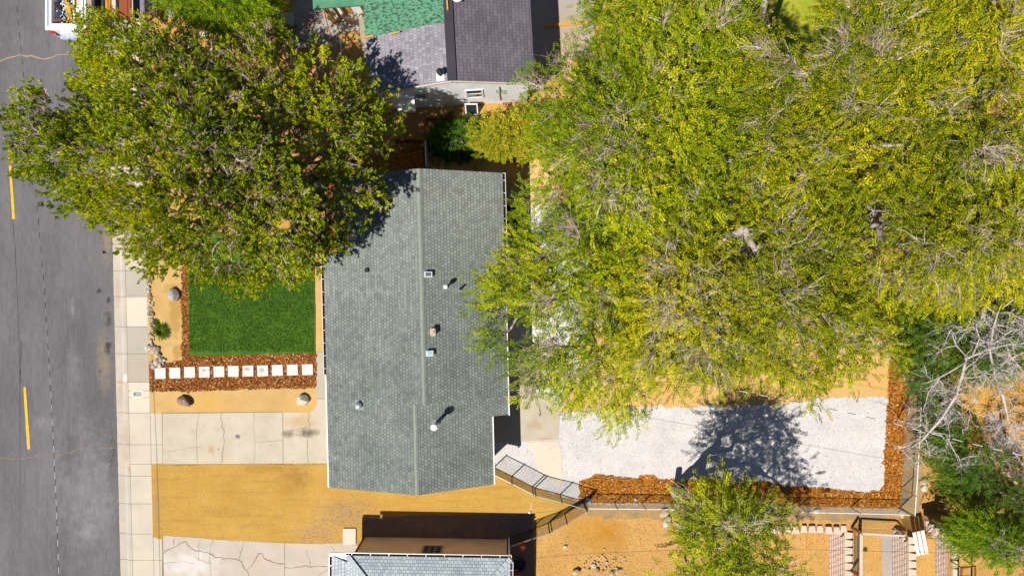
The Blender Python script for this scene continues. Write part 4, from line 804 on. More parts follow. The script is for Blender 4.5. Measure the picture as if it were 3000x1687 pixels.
for x0 in (xl + .03, xrr - .28):
    for yy in (yb + 1.0, yb + 4.2):
        b = MB(); c0 = Vector((x0, yy, zr_ + .38)); 
        n = 20; vs = [(x0 + dx, yy + r * math.cos(2 * math.pi * k / n), zr_ + .38 + r * math.sin(2 * math.pi * k / n)) for dx, r in ((0, .3), (0, .38), (.25, .38), (.25, .3)) for k in range(n)]
        b.add(vs, [(j * n + k, j * n + (k + 1) % n, (j + 1) * n + (k + 1) % n, (j + 1) * n + k) for j in range(3) for k in range(n)] + [tuple(range(n)), tuple(3 * n + k for k in range(n - 1, -1, -1))]); b.build('wheel', M['black'], tk)
b = MB(); b.box(xl, xrr, yf + .1, yf + 1.6, .3, 1.2); b.add([(x, y, z) for z, y0, y1, e in ((1.2, yf + .1, yf + 1.6, 0), (1.8, yf + .3, yf + 1.25, .15)) for x, y in ((xl + e, y0), (xrr - e, y0), (xrr - e, y1), (xl + e, y1))], [(0, 1, 5, 4), (1, 2, 6, 5), (2, 3, 7, 6), (3, 0, 4, 7), (4, 5, 6, 7)]); b.box(xl, xrr, yf + 1.62, yf + 2.9, .3, 1.1); b.build('cab', M['tpaint'], tk)
for i, (x0, y0, x1, y1, w) in enumerate(((188, -70, 198, 66, .1), (199, 8, 210, 70, .15))):
    b = MB(); b.beam(P(x0, y0, 1.0 + .1 * i), P(x1, y1, .85), w, .05); tag(b.build('plank', M['wood_y']), ['longer narrow orange plank in the truck bed', 'wider orange plank next to the rail in the truck bed'][i], 'plank')
b = MB(); b.sheet([P2(217, -60, 1.05), P2(243, -60, 1.05), P2(243, 6, 1.05), P2(217, 20, 1.05)], 1.05, 0, .02); tag(b.build('cardboard_sheet', M['wood_y'] if 0 else plain('cardboard', (.55, .36, .17), .9)), 'tan cardboard sheet on the right of the truck bed', 'cardboard')
b = MB(); b.sheet([P2(218, 22, 1.1), P2(243, 8, 1.1), P2(232, 34, 1.1), P2(222, 50, 1.1)], 1.1, 0, .02); tag(b.build('white_board', M['white']), 'torn white board below the cardboard in the truck bed', 'board')
b = MB(); b.tube([P(214, -70, 1.12), P(217, 30, 1.12), P(218, 74, 1.12), P(224, 77, 1.12)], .05, 6); tag(b.build('white_pipe', M['tpaint']), 'long white pipe beside the planks in the truck bed', 'pipe')
cols = [plain('junk_%s' % n_, c_, .5, var=.3) for n_, c_ in (('white', (.75, .75, .8)), ('teal', (.08, .35, .36)), ('pink', (.6, .1, .3)), ('orange', (.6, .25, .02)), ('dark', (.03, .03, .06)), ('grey', (.35, .35, .42)))]
b = MB(); rj = random.Random(5)
for k in range(120):
    x, y = rj.uniform(155, 212), rj.uniform(-60, 80); z = rj.uniform(.62, 1.02); c = Vector(P(x, y, z)); pts = [c]; d = Vector((rj.uniform(-1, 1), rj.uniform(-1, 1), rj.uniform(-.15, .15)))
    for j in range(rj.randint(2, 6)): d = (d + Vector((rj.uniform(-1, 1), rj.uniform(-1, 1), rj.uniform(-.2, .2))) * .8).normalized(); q_ = pts[-1] + d * .07; q_.z = min(1.05, max(.58, q_.z)); q_.x = min(xrr - .6, max(xl + .38, q_.x)); q_.y = max(yb + .18, q_.y); pts.append(q_)
    b.tube(pts, rj.uniform(.012, .035), 5, rj.choice([0, 0, 1, 2, 3, 4, 5, 0, 4] if y < 40 else [0, 0, 2, 5, 1, 0]))
tag(b.build('junk_pile', cols), 'tangled coloured toys and scrap heaped in the truck bed', 'scrap', kind='stuff')

# ------------------------------------------------------------ chain link fences
def fence(path, h, label, posts_every=None, gray=False, name='chain_link_fence', double=()):
    """path: ground points (x,y,z) of the posts in world space"""
    e = empty(name, path[0], label, 'fence'); pts = [Vector(p) for p in path]
    dark = M['blackm'] if not gray else M['steel']
    for i, p in enumerate(pts):
        b = MB(); b.tube([p, p + Vector((0, 0, h + .04))], .03, 8); b.lathe((p.x, p.y, p.z + h + .04), [(.036, 0), (.03, .03), (.005, .05)], 8); b.build('post', dark, e)
        if i in double: b = MB(); d = (pts[i] - pts[i - 1]).normalized() * .14; b.tube([p - d, p - d + Vector((0, 0, h + .04))], .03, 8); b.build('post', dark, e)
    for a, c in zip(pts, pts[1:]):
        b = MB(); b.tube([a + Vector((0, 0, h)), c + Vector((0, 0, h))], .022, 8); b.build('top_rail', M['steel'] if not gray else M['steelw'], e)
        b = MB(); d = c - a; L = d.length; d.normalize(); n = Vector((-d.y, d.x, 0)); st = .085; hh2 = h - .06; t = .0035 if not gray else .0025; vs, fs = [], []
        k = -hh2
        while k < L:
            for sgn in (1, -1):
                s0, s1_ = (k, k + hh2) if sgn > 0 else (k + hh2, k); z0, z1 = .04, .04 + hh2
                if s0 < 0: f_ = -s0 / (s1_ - s0); z0 += f_ * hh2; s0 = 0
                if s1_ > L: f_ = (s1_ - L) / (s1_ - s0); z1 -= f_ * (z1 - z0); s1_ = L
                if s0 > L: f_ = (s0 - L) / (s0 - s1_); z0 += f_ * (z1 - z0); s0 = L
                if s1_ < 0: f_ = -s1_ / (s0 - s1_); z1 -= f_ * (z1 - z0); s1_ = 0
                if abs(s1_ - s0) < .02: continue
                q0, q1 = a + d * s0 + Vector((0, 0, z0)), a + d * s1_ + Vector((0, 0, z1)); m_ = len(vs)
                vs += [q0 - n * t, q0 + n * t, q1 + n * t, q1 - n * t, q0 - Vector((0, 0, t)), q0 + Vector((0, 0, t)), q1 + Vector((0, 0, t)), q1 - Vector((0, 0, t))]
                fs += [(m_, m_ + 1, m_ + 2, m_ + 3), (m_ + 4, m_ + 5, m_ + 6, m_ + 7)]
            k += st
        b.add(vs, fs); b.tube([a + Vector((0, 0, .04)), c + Vector((0, 0, .04))], .012, 5); b.build('mesh', dark if not gray else M['steel'], e)
    return e
fh = 1.4
fence([P(1447, 1368), P(1500, 1394), P(1567, 1428), P(1641, 1447), P(1709, 1467)], fh, 'black chain link fence from the house corner down across the white gravel', double=(2,))
fence([P(1712, 1470), P(1655, 1505), P(1606, 1531), P(1555, 1550), P(1495, 1571)], fh, 'black chain link fence running from the corner post towards the tan house', double=(2,))
fence([P(1716, 1470), P(1800, 1471), P(1880, 1472), P(1965, 1473), P(2060, 1474), P(2200, 1478), P(2340, 1481), P(2490, 1484), P(2632, 1488)], 1.05, 'grey chain link fence along the south side of the gravel yard', gray=True)
fence([P(2636, 1486), P(2640, 1430), P(2646, 1330), P(2652, 1240), P(2654, 1150), P(2652, 1060)], 1.35, 'grey chain link fence down the right side of the gravel yard', gray=True)
fence([P(1254, 428), P(1257, 500)], 1.2, 'short white post fence at the north gable of the main house', gray=True)
b = MB(); 
for x0, x1, y in ((1160, 1238, 418),): b.box(P(x0, 0)[0], P(x1, 0)[0], P(0, y + 2)[1], P(0, y - 1)[1], 0, .7)
tag(b.build('board_fence', M['wood_r']), 'low red brown board fence behind the conifer', 'fence')
b = MB(); b.beam(P(1250, 349, .12), P(1405, 344, .12), .07, .24); b.beam(P(1405, 344, .12), P(1482, 330, .12), .07, .24); b.beam(P(1480, 335, .1), P(1494, 303, .1), .09, .18); tag(b.build('timber_edging', M['wood_r']), 'red brown timber edging below the white house wall', 'edging')
b = MB(); c = P(1383, 315); 
for x0, x1, z0, z1 in ((-.33, -.27, 0, .9), (.27, .33, 0, .9), (-.27, .27, 0, .05), (-.27, .27, .85, .9)): b.add([(c[0] + x, c[1] + z * .35 - .4 + yy, z + .02) for z in (z0, z1) for yy in (0, .04) for x in (x0, x1)], [(0, 1, 5, 4), (2, 3, 7, 6), (0, 2, 6, 4), (1, 3, 7, 5), (4, 5, 7, 6), (0, 1, 3, 2)], 0)
b.add([(c[0] - .27, c[1] - .38, .07), (c[0] + .27, c[1] - .38, .07), (c[0] + .27, c[1] - .085, .87), (c[0] - .27, c[1] - .085, .87)], [(0, 1, 2, 3)], 1); tag(b.build('storm_window', [M['white'], M['glass']]), 'framed window sash leaning below the white house wall', 'window')
# stairwell beside the house
b = MB(); x0, x1, y0, y1 = P(1478, 0)[0], P(1516, 0)[0], P(0, 680)[1], P(0, 606)[1]
for k in range(5): b.box(x0, x1, y0 + (y1 - y0) * k / 5, y0 + (y1 - y0) * (k + .96) / 5, .022, .03 + .0 * k, 0)
b.box(x0, x1 + .1, y1, y1 + .1, .0, .2, 1); b.box(x1, x1 + .1, y0, y1, .0, .2, 1); b.box(x0, x1 + .1, y0 - .1, y0, .0, .2, 1)
tag(b.build('cellar_hatch', [M['pdark'], M['brick']]), 'dark cellar hatch with a brick rim against the east wall', 'hatch')
# small litter
b = MB(); c = P(1721, 1461); b.lathe((c[0], c[1], .03), [(.03, 0), (.1, .02), (.13, .22), (.1, .24)], 10); tag(b.build('bucket', M['bluecap']), 'pale blue bucket by the corner post of the black fence', 'bucket')
b = MB(); c = P(1861, 1461); b.lathe((c[0], c[1], .03), [(.07, 0), (.09, .05), (.05, .12)], 10); tag(b.build('sprinkler_cap', M['bluecap']), 'small pale blue cap at the foot of the south fence', 'cap')
b = MB(); c = P(1551, 1499); b.lathe((c[0], c[1], .01), [(.06, 0), (.06, .08), (.02, .1)], 10); b.tube([P(1551, 1498, .06), P(1557, 1487, .05), P(1557, 1474, .03), P(1553, 1468, .02)], .01, 5); tag(b.build('hose_bib', M['steelw']), 'small white tap stub on the orange sand by the shadow edge', 'tap')
b = MB(); c = P(1482, 447); b.lathe((c[0], c[1], .02), [(.05, 0), (.08, .03), (.08, .16), (.03, .2)], 10); tag(b.build('garden_light', M['white']), 'small white garden light on the orange bark', 'light')

# ------------------------------------------------------------ terraces: retaining walls, fence rails, pallet
M['blk'] = soil('pink_wall_block', (.52, .39, .31), (.42, .33, .29), scale=3.5, fine=.25, fscale=14, bump=.5, clump=4, blots=[])
M['blkc'] = soil('pink_wall_cap', (.58, .44, .34), (.52, .39, .30), scale=2.5, fine=.12, fscale=18, bump=.25)
def rwall(xb, zb, n, sb, xcap, y0, y1, label, curve=None):
    e = empty('retaining_wall', (xb, y0, zb), label, 'wall'); b = MB(); rr = random.Random(int(xb * 10)); hgt = 1.05 / n
    cf = curve or (lambda y: 0)
    for k in range(n):
        y = y0 - (.14 if k % 2 else 0) - .04 * k
        while y > y1:
            x = xb + k * sb + rr.uniform(-.006, .006) + cf(y); b.box(x, xcap + cf(y) + .02, max(y - .262, y1), y, zb + k * hgt + .003, zb + (k + 1) * hgt - .003, 0); y -= .29
    b.build('blocks', [M['blk']], e)
    b = MB(); y = y0 + .02; zc = zb + 1.05
    while y > y1 + .2:
        x0 = xb + n * sb - .03 + cf(y); x1 = xcap + .12 + cf(y); z = rr.uniform(0, .01)
        b.add([(x0, y, zc), (x0, y - .385, zc), (x1, y - .325, zc), (x1, y - .06, zc), (x0, y, zc + .09 + z), (x0, y - .385, zc + .09 + z), (x1, y - .325, zc + .09 + z), (x1, y - .06, zc + .09 + z)], [(0, 1, 2, 3), (7, 6, 5, 4), (0, 4, 5, 1), (1, 5, 6, 2), (2, 6, 7, 3), (3, 7, 4, 0)]); y -= .405
    b.build('cap_stones', M['blkc'], e)
yA = P(0, 1556)[1]; yE = P(0, 1860)[1]
rwall(P(2428, 0, -1)[0], -1.03, 7, .05, XA - .12, yA, yE, 'pink block retaining wall nearest the lawn fence, left of the wire panel')
rwall(P(2613, 0, 0)[0], -.0, 7, .035, XB - .1, P(0, 1570, 1)[1], yE, 'pink block retaining wall in the middle, between gravel strip and pallet')
cv = lambda y: -.55 * sst((y - P(0, 1600, 2)[1]) / .9)
rwall(P(2740, 0, 1.05)[0], 1.05, 7, .03, XC - .1, P(0, 1542, 2)[1], yE, 'pink block retaining wall on the right with a rounded upper corner', cv)
e = empty('retaining_wall', P(2380, 1548), 'single row of pink cap stones running left along the terrace edge', 'wall'); b = MB(); x = P(2483, 0, .1)[0]; rr = random.Random(4)
while x > P(2180, 0)[0]:
    y = P(0, 1549 - max(0, (2400 - x / S - 1500)) * .0, .1)[1]; dz = rr.choice((0, 0, .06, .1)); w = rr.uniform(.36, .44); yo = rr.uniform(-.03, .03)
    b.add([(x - .06, y + .16 + yo, z) if 0 else q_ for z in (-.25, .1 + dz) for q_ in ((x, y - .2 + yo, z), (x - w, y - .2 + yo, z), (x - w + .07, y + .16 + yo, z), (x - .07, y + .16 + yo, z))], [(0, 1, 2, 3), (7, 6, 5, 4), (0, 4, 5, 1), (1, 5, 6, 2), (2, 6, 7, 3), (3, 7, 4, 0)]); x -= w + .03
b.build('cap_stones', M['blkc'], e)
bed('gravel_strip', [(2583, 1567), (2618, 1567), (2618, 1860), (2583, 1860)], .004, M['grit'], 'grey gravel strip between the terraces', amp=.02, thick=.05)
# wire rail fence on terrace one
rf = empty('rail_fence', P(2512, 1560), 'open frame fence with pale top rail and dark wires above the first block wall', 'fence')
zt_ = 1.0
b = MB(); b.beam(P(2523, 1562, zt_), P(2521, 1800, zt_), .14, .05); b.beam(P(2523, 1562, zt_), P(2650, 1569, zt_), .10, .05); b.build('top_rail', M['wood_p'], rf)
for x, y in ((2504, 1545), (2500, 1672), (2498, 1790)):
    b = MB(); c = P(x, y, .3); b.beam((c[0] + .0, c[1] - .1, -.05), (P(2518, y, zt_)[0], P(0, y + 12, zt_)[1], zt_ - .03), .11, .11); b.build('post', M['wood_r'], rf)
b = MB(); c = P(2650, 1565, zt_ - .1); b.box(c[0] - .06, c[0] + .06, c[1] - .06, c[1] + .06, -.05, zt_ - .03); b.build('post', M['wood_w'], rf)
for k in range(6):
    z = .1 + k * .16; b = MB(); x = P(2520, 0, zt_)[0]; b.tube([(x, P(0, 1565, .5)[1], z), (x, P(0, 1800, .5)[1], z)], .014, 5); b.tube([(x, P(0, 1560, .8)[1], z), (P(2650, 0, zt_)[0], P(0, 1566, .8)[1], z)], .006, 4); b.build('wire', M['blackm'], rf)
# white pallet lying on the middle terrace
pz_ = 1.18; pl = empty('pallet', P(2695, 1590, 1.05), 'white painted slatted pallet lying between the block walls', 'pallet')
ax, bx_ = Vector(P(2675, 1559, pz_)), Vector(P(2705, 1552, pz_)); dn = Vector(P(2688, 1627, pz_)) - ax; ac = bx_ - ax
M['palw'] = soil('white_pallet_wood', (.74, .68, .62), (.68, .6, .54), fine=.1)
for t in (.09, .5, .91):
    b = MB(); o_ = ax + ac * t; b.beam(o_, o_ + dn, .165, .03, up=(0, 0, 1)); b.build('slat', M['palw'], pl)
for t in (.05, .48, .93):
    b = MB(); o_ = ax + dn * t - Vector((0, 0, .07)); b.beam(o_ + ac * .02, o_ + ac * .98, .07, .09); b.build('bearer', M['wood_r'], pl)
# rusty half barrel
rb = empty('fire_ring', P(2838, 1670, 2.1), 'rusty open square frame standing on the upper terrace', 'frame')
b = MB(); q_ = [P(2817, 1662, 2.9), P(2857, 1658, 2.9), P(2857, 1730, 2.9), P(2815, 1730, 2.9)]; b.tube([Vector(p) for p in q_] + [Vector(q_[0])], .05, 6); b.build('rim', M['rust'], rb)
for p in q_: b = MB(); b.tube([(p[0], p[1], 2.05), (p[0], p[1], 2.9)], .03, 6); b.build('leg', M['rust'], rb)
b = MB(); b.tube([P(2710, 1562, 1.9), P(2727, 1545, 2.3), P(2748, 1537, 2.5), P(2765, 1540, 2.5), P(2780, 1552, 2.4), P(2788, 1568, 2.3), P(2792, 1578, 2.2)], .02, 6); tag(b.build('black_hose', M['black']), 'black hose arching over the right block wall', 'hose')
b = MB(); b.tube([P(2762, 1505, .3), P(2800, 1530, 1.6), P(2812, 1528, 1.7)], .03, 6); b.tube([P(2762, 1505, .3), P(2795, 1486, .6)], .03, 6); tag(b.build('fallen_pole', M['bronze']), 'dark bent pole on the slope right of the fence corner', 'pole')

# ------------------------------------------------------------ overhead wires
def wire(pts, r, label, mats=None, seg=.0, name='overhead_wire'):
    b = MB(); pp = [Vector(P(*p)) for p in pts]
    if not seg: b.tube(pp, r, 5, 0)
    else:
        k = 0
        for a, c in zip(pp, pp[1:]):
            n = max(1, int((c - a).length / seg))
            for i in range(n): b.tube([a.lerp(c, i / n), a.lerp(c, (i + 1) / n)], r, 6, k % 2, cap=False); k += 1
    tag(b.build(name, mats or [M['blackm']]), label, 'cable')
zc_ = 4.6
wire([(30, -300, zc_), (47, 0, zc_), (70, 230, zc_), (103, 540, zc_), (130, 844, zc_), (146, 1106, zc_), (155, 1266, zc_), (166, 1500, zc_), (173, 1700, zc_), (180, 2000, zc_)], .011, 'twisted black and white cable hanging along the street', [M['blackm'], M['steel']], .3)
wire([(1700, 1040, 6.5), (1995, 1112, 6.2), (2250, 1161, 6), (2400, 1190, 6), (2590, 1232, 6), (2700, 1262, 6), (2850, 1300, 6.1), (3200, 1380, 6.3)], .012, 'twisted black and white cable crossing the gravel yard', [M['blackm'], M['steelw']], .4)
wire([(1800, 1205, 5.5), (2055, 1250, 5.4), (2290, 1290, 5.3), (2590, 1342, 5.3), (3100, 1430, 5.4)], .006, 'thin dark wire crossing the gravel yard below the twisted cable')
wire([(1495, 1638, 2.9), (1560, 1634, 2.95), (1700, 1622, 3.1), (1950, 1611, 3.4), (2270, 1607, 3.6), (2500, 1612, 3.7), (2950, 1622, 3.9), (3300, 1630, 4)], .006, 'thin wire from the tan house corner over the bottom yards')

# ------------------------------------------------------------ trees and shrubs
M['elm_leaf'] = leafmat('elm_leaf', [(0, (.018, .045, .003)), (.35, (.10, .155, .004)), (.65, (.25, .30, .005)), (.9, (.44, .43, .008)), (1, (.62, .50, .03))], .16)
M['elm_leaf2'] = leafmat('elm_leaf_yellower', [(0, (.02, .045, .003)), (.35, (.13, .16, .004)), (.65, (.29, .30, .005)), (.9, (.50, .43, .008)), (1, (.64, .48, .03))], .16)
M['dark_leaf'] = leafmat('dark_leaf', [(0, (.02, .06, .008)), (.5, (.06, .13, .014)), (.9, (.16, .24, .018)), (1, (.3, .32, .02))])
M['con_leaf'] = leafmat('conifer_leaf', [(0, (.04, .08, .003)), (.4, (.20, .27, .004)), (.75, (.42, .45, .006)), (1, (.64, .58, .012))], .18)
M['hedge_leaf'] = leafmat('hedge_leaf', [(0, (.08, .14, .008)), (.4, (.22, .27, .012)), (.8, (.42, .38, .02)), (1, (.6, .46, .06))])
M['bright_leaf'] = leafmat('bright_leaf', [(0, (.05, .12, .006)), (.5, (.14, .24, .008)), (1, (.34, .38, .015))])
M['bark_elm'] = barkmat('elm_bark', (.15, .12, .10), (.42, .36, .31)); M['bark_con'] = barkmat('conifer_bark', (.20, .12, .09), (.42, .29, .25)); M['bark_dead'] = barkmat('dead_bark', (.24, .20, .18), (.52, .46, .43))
M['twig_dead'] = leafmat('dead_twig', [(0, (.25, .21, .2)), (.5, (.44, .39, .38)), (1, (.66, .62, .62))], 0); M['twig'] = leafmat('elm_twig', [(0, (.25, .15, .11)), (.5, (.48, .36, .30)), (1, (.72, .62, .56))], 0); M['twig_con'] = leafmat('conifer_twig', [(0, (.18, .11, .09)), (.5, (.36, .25, .23)), (1, (.62, .54, .53))], 0)

def unit(a): return a / (np.linalg.norm(a, axis=-1, keepdims=True) + 1e-9)
def spray_elm(rg, L=.46, n=17, ll=.092, lw=.047):
    q = []
    for i in range(n):
        t = (i + .7) / n * L; s = 1 if i % 2 else -1; a = R(rg.uniform(38, 68)) * s; l = ll * rg.uniform(.75, 1.2); w = lw * rg.uniform(.8, 1.2) / 2
        d = np.array([math.cos(a), math.sin(a), rg.uniform(-.35, .3)]); d /= np.linalg.norm(d); nn = np.cross(d, [0, 0, 1]); nn /= np.linalg.norm(nn); nn = nn + np.array([0, 0, rg.uniform(-.6, .6)])
        p = np.array([t, 0, -.25 * (t / L) ** 2 * L]) + d * .01; q.append([p, p + d * l * .45 + nn * w, p + d * l, p + d * l * .45 - nn * w])
    return np.array(q)
def spray_con(rg, L=.20, n=22, ll=.11, lw=.04):
    q = []
    for i in range(n):
        t = rg.uniform(0, 1); a = rg.uniform(0, 6.28); sp = rg.uniform(.25, .95); d = np.array([1, math.cos(a) * sp, math.sin(a) * sp]); d /= np.linalg.norm(d)
        l = ll * rg.uniform(.7, 1.25); w = lw * rg.uniform(.8, 1.4) / 2; nn = np.cross(d, rg.normal(size=3)); nn /= np.linalg.norm(nn)
        p = np.array([t * L, d[1] * .03, d[2] * .03]); q.append([p - nn * w * .4, p + d * l * .6 - nn * w, p + d * l, p + d * l * .6 + nn * w])
    return np.array(q)
def place(templates, pos, dirs, scale, rg, tint, roll=.5, tj=.13):
    """put leaf sprays at pos pointing along dirs -> quads, tints"""
    out, tt = [], []; which = rg.integers(0, len(templates), len(pos)); X_ = unit(dirs)
    up = unit(np.array([[0, 0, 1.0]]) + rg.normal(0, roll, (len(pos), 3))); Y_ = unit(np.cross(up, X_)); Z_ = np.cross(X_, Y_)
    for k, T in enumerate(templates):
        m = which == k
        if not m.any(): continue
        B_ = np.stack([X_[m], Y_[m], Z_[m]], 1) * scale[m][:, None, None]            # (n,3,3)
        V = np.einsum('qvc,ncd->nqvd', T, B_) + pos[m][:, None, None, :]
        out.append(V.reshape(-1, 4, 3)); t = tint[m][:, None] + rg.normal(0, tj, (m.sum(), len(T))); tt.append(t.ravel())
    return np.concatenate(out), np.clip(np.concatenate(tt), 0, 1)
rt = np.random.default_rng(11)
T_ELM = [spray_elm(rt) for _ in range(8)]; T_CON = [spray_con(rt) for _ in range(8)]; T_BIG = [spray_elm(rt, .4, 9, .13, .07) for _ in range(5)]

def twigs_quads(starts, dirs, rg, n_per=10, L=1.0, spread=.6, droop=.25, w0=.014, seg=4, side=2):
    Q, T = [], []
    n = len(starts) * n_per; p = np.repeat(starts, n_per, 0); d = unit(np.repeat(dirs, n_per, 0) + rg.normal(0, spread, (n, 3))); l = L * rg.uniform(.45, 1.15, n) / seg; w = w0 * rg.uniform(.6, 1.2, n); t = rg.uniform(0, 1, n)
    for k in range(seg):
        d = unit(d + rg.normal(0, .2, (n, 3)) + np.array([0, 0, -droop / seg])); e = p + d * l[:, None]; s = unit(np.cross(d, rg.normal(0, .5, (n, 3)) + np.array([0, 0, 1.0])))
        wa, wb = w * (1 - k / seg * .75), w * (1 - (k + 1) / seg * .75)
        Q.append(np.stack([p - s * wa[:, None], p + s * wa[:, None], e + s * wb[:, None], e - s * wb[:, None]], 1)); T.append(t)
        if k and side:
            for _ in range(side):
                d2 = unit(d + rg.normal(0, .7, (n, 3))); e2 = p + d2 * (l * rg.uniform(.5, 1.3, n))[:, None]; s2 = unit(np.cross(d2, np.array([0, 0, 1.0]) + rg.normal(0, .3, (n, 3))))
                Q.append(np.stack([p - s2 * wb[:, None] * .7, p + s2 * wb[:, None] * .7, e2 + s2 * .003, e2 - s2 * .003], 1)); T.append(t)
        p = e
    return np.concatenate(Q), np.concatenate(T)

def wig(a, c, k, amp, rr, sag=0):
    a, c = Vector(a), Vector(c); L = (c - a).length; out = [a]
    for i in range(1, k): t = i / k; out.append(a.lerp(c, t) + Vector([rr.gauss(0, amp * L) for _ in range(3)]) + Vector((0, 0, sag * L * math.sin(math.pi * t))))
    return out + [c]
def kmeans(pts, k, rg, it=8):
    k = min(k, len(pts)); c = pts[rg.choice(len(pts), k, replace=False)]
    for _ in range(it):
        a = np.argmin(((pts[:, None] - c[None]) ** 2).sum(2), 1); c = np.array([pts[a == j].mean(0) if (a == j).any() else c[j] for j in range(k)])
    return c, a
def fbm(q, rg, sc):
    f = np.zeros(len(q))
    for k in range(5): a = rg.uniform(0, 6.28); s = sc * rg.uniform(.6, 1.9); f += np.sin(q[:, 0] * math.cos(a) / s + q[:, 1] * math.sin(a) / s + rg.uniform(0, 6.28))
    return f / 5 ** .5
def tree(name, label, cat, poly, base, zedge, ztop, nclus, per, leaf, bark, seed, kind='elm', holes=(), thick=2.5, tr=.28, crad=.36, group=None, fans=.12, droop=-.25, scale=1.0, twig='twig', limbs=6, zb=0, trunk_h=.35, tint0=.5, flat=0, extra_limbs=(), sparse=.3, bare=0, inset=None, hull=None):
    rg = np.random.default_rng(seed); rr = random.Random(seed); poly = np.array(poly, float); lo, hi = poly.min(0), poly.max(0)
    q = rg.uniform(lo, hi, (nclus * 12, 2)); q = q[inpoly(q, poly)]; d = edist(q, poly); ins = inset if inset is not None else (0 if kind != 'elm' else 14)
    if hull is not None and kind == 'elm': k_ = fbm(q, rg, 24) < .95; q, d = q[k_], d[k_]
    for hx, hy, hr, ha in (GH if hull is not None else []): k_ = np.hypot(q[:, 0] - hx, (q[:, 1] - hy) / ha) > hr * rg.uniform(.85, 1.15, len(q)); q, d = q[k_], d[k_]
    if hull is None: q = q[d > ins]; d = d[d > ins] - ins
    dm = np.percentile(d, 97); dn = None
    if hull is not None: dh = edist(q, hull); ok = (dh > ins) & inpoly(q, hull); q, d, dh = q[ok], d[ok], dh[ok] - ins; d = dh; dm = 210
    for hx, hy, hr, *ha in holes: 
        ax_ = ha[0] if ha else 1; keep = np.hypot(q[:, 0] - hx, (q[:, 1] - hy) / ax_) > hr * rg.uniform(.75, 1.15, len(q)); q = q[keep]; d = d[keep]
    f = fbm(q, rg, 55); keep = (f > -sparse - 1.4 * rg.random(len(q)) ** 1.0) & (rg.random(len(q)) < .45 + .55 * np.clip(d / 45, 0, 1)); q, d = q[keep][:nclus], d[keep][:nclus]
    dn = np.clip(d / dm, 0, 1); zt = zedge + (ztop - zedge) * (1 - (1 - dn) ** 2) + fbm(q, rg, 90) * .5; z = zt - thick * rg.random(len(q)) ** 1.8 * (.35 + .65 * dn)
    k = (1 - z / H) * S; c = np.stack([(q[:, 0] - 1500) * k, (843.5 - q[:, 1]) * k, z], 1)
    B0 = np.array(P(*base, zb)); root = empty(name, tuple(B0), label, cat, group)
    ctr = np.array([B0[0], B0[1], zedge * .55]); rad = unit((c - ctr) * [1, 1, .6])
    # wood
    b = MB(); ht = max(.8, (zedge - zb) * trunk_h); top = B0 + [rr.uniform(-.3, .3), rr.uniform(-.3, .3), ht]
    b.tube(wig(B0 - [0, 0, .2], top, 4, .03, rr), [tr * 1.35, tr * 1.05, tr, tr * .95, tr * .95], 10)
    b.build('trunk', bark, root, smooth=True)
    l1, a1 = kmeans(c, limbs, rg); b = MB()
    for j in range(len(l1)):
        tgt = l1[j]; e = top + (tgt - top) * .62; e[2] = top[2] + (tgt[2] - top[2]) * .72 - .2; sub = c[a1 == j]
        if not len(sub): continue
        rl = tr * (.45 + .35 * min(1, len(sub) / nclus * limbs)) * .8; pth = wig(top - [0, 0, .1], e, 5, .06, rr, .12); b.tube(pth, [rl * 1.15, rl, rl * .9, rl * .8, rl * .72, rl * .62], 8)
        k2 = max(2, int(len(sub) / 14)); l2, a2 = kmeans(sub, k2, rg)
        for m in range(len(l2)):
            s2 = sub[a2 == m]
            if not len(s2): continue
            e2 = e + (l2[m] - e) * .8; e2[2] -= .15; r2 = rl * .38; b.tube(wig(e, e2, 4, .07, rr, .08), [r2 * 1.2, r2, r2 * .85, r2 * .7, r2 * .55], 6)
            for pnt in s2[::2]: b.tube(wig(e2, pnt, 3, .09, rr, .06), [r2 * .45, r2 * .34, r2 * .24, .006], 4, cap=False)
    for pl_, rs in extra_limbs: b.tube([Vector(P(*p)) for p in pl_], [r * .85 for r in rs], 10)
    b.build('branches', bark, root, smooth=True)
    # leaves
    nl = int(len(c) * (1 - bare)); ci = np.repeat(np.arange(nl), per); pos = c[ci] + rg.normal(0, crad, (len(ci), 3)) * [1, 1, .7]
    if kind == 'con':
        pos = c[ci] + rad[ci] * rg.uniform(-.25, .3, (len(ci), 1)) + rg.normal(0, .13, (len(ci), 3)); dr = rad[ci] * .8 + rg.normal(0, .55, (len(ci), 3)) + [0, 0, .45]; T = T_CON
    else:
        dr = rad[ci] * [1, 1, .3] * .7 + (pos - c[ci]) / crad * .55 * [1, 1, .5] + rg.normal(0, .4, (len(ci), 3)) * [1, 1, .35] + [0, 0, droop]; T = T_ELM if kind == 'elm' else T_BIG
    ct = (tint0 + fbm(pos, rg, 1.2) * .12 + (rg.normal(0, .13, len(c)))[ci] + rg.normal(0, .06, len(pos)))
    V, t = place(T, pos, dr, rg.uniform(.75, 1.2, len(pos)) * scale, rg, ct); ok = V[:, :, 2].min(1) > .02 + zb
    o = quads_object('crown', V[ok], M[leaf], t[ok], parent=root)
    if fans:
        nf = int(len(c) * fans * .6); o_ = np.argsort(-(c[:, 2] - (zedge + (ztop - zedge) * (1 - (1 - dn) ** 2))) + rg.normal(0, .5, len(c)))[:nf]
        st = c[o_] + rad[o_] * .1 + [0, 0, .25]; V, t = twigs_quads(st - unit(rad[o_]) * .5, rad[o_] * [1, 1, .7] + [0, 0, .12], rg, 9 if kind != 'con' else 5, 1.25 if kind != 'con' else .7, .38, .35, .009 if kind != 'con' else .014)
        quads_object('twigs', V, M[twig], t, parent=root)
    return root

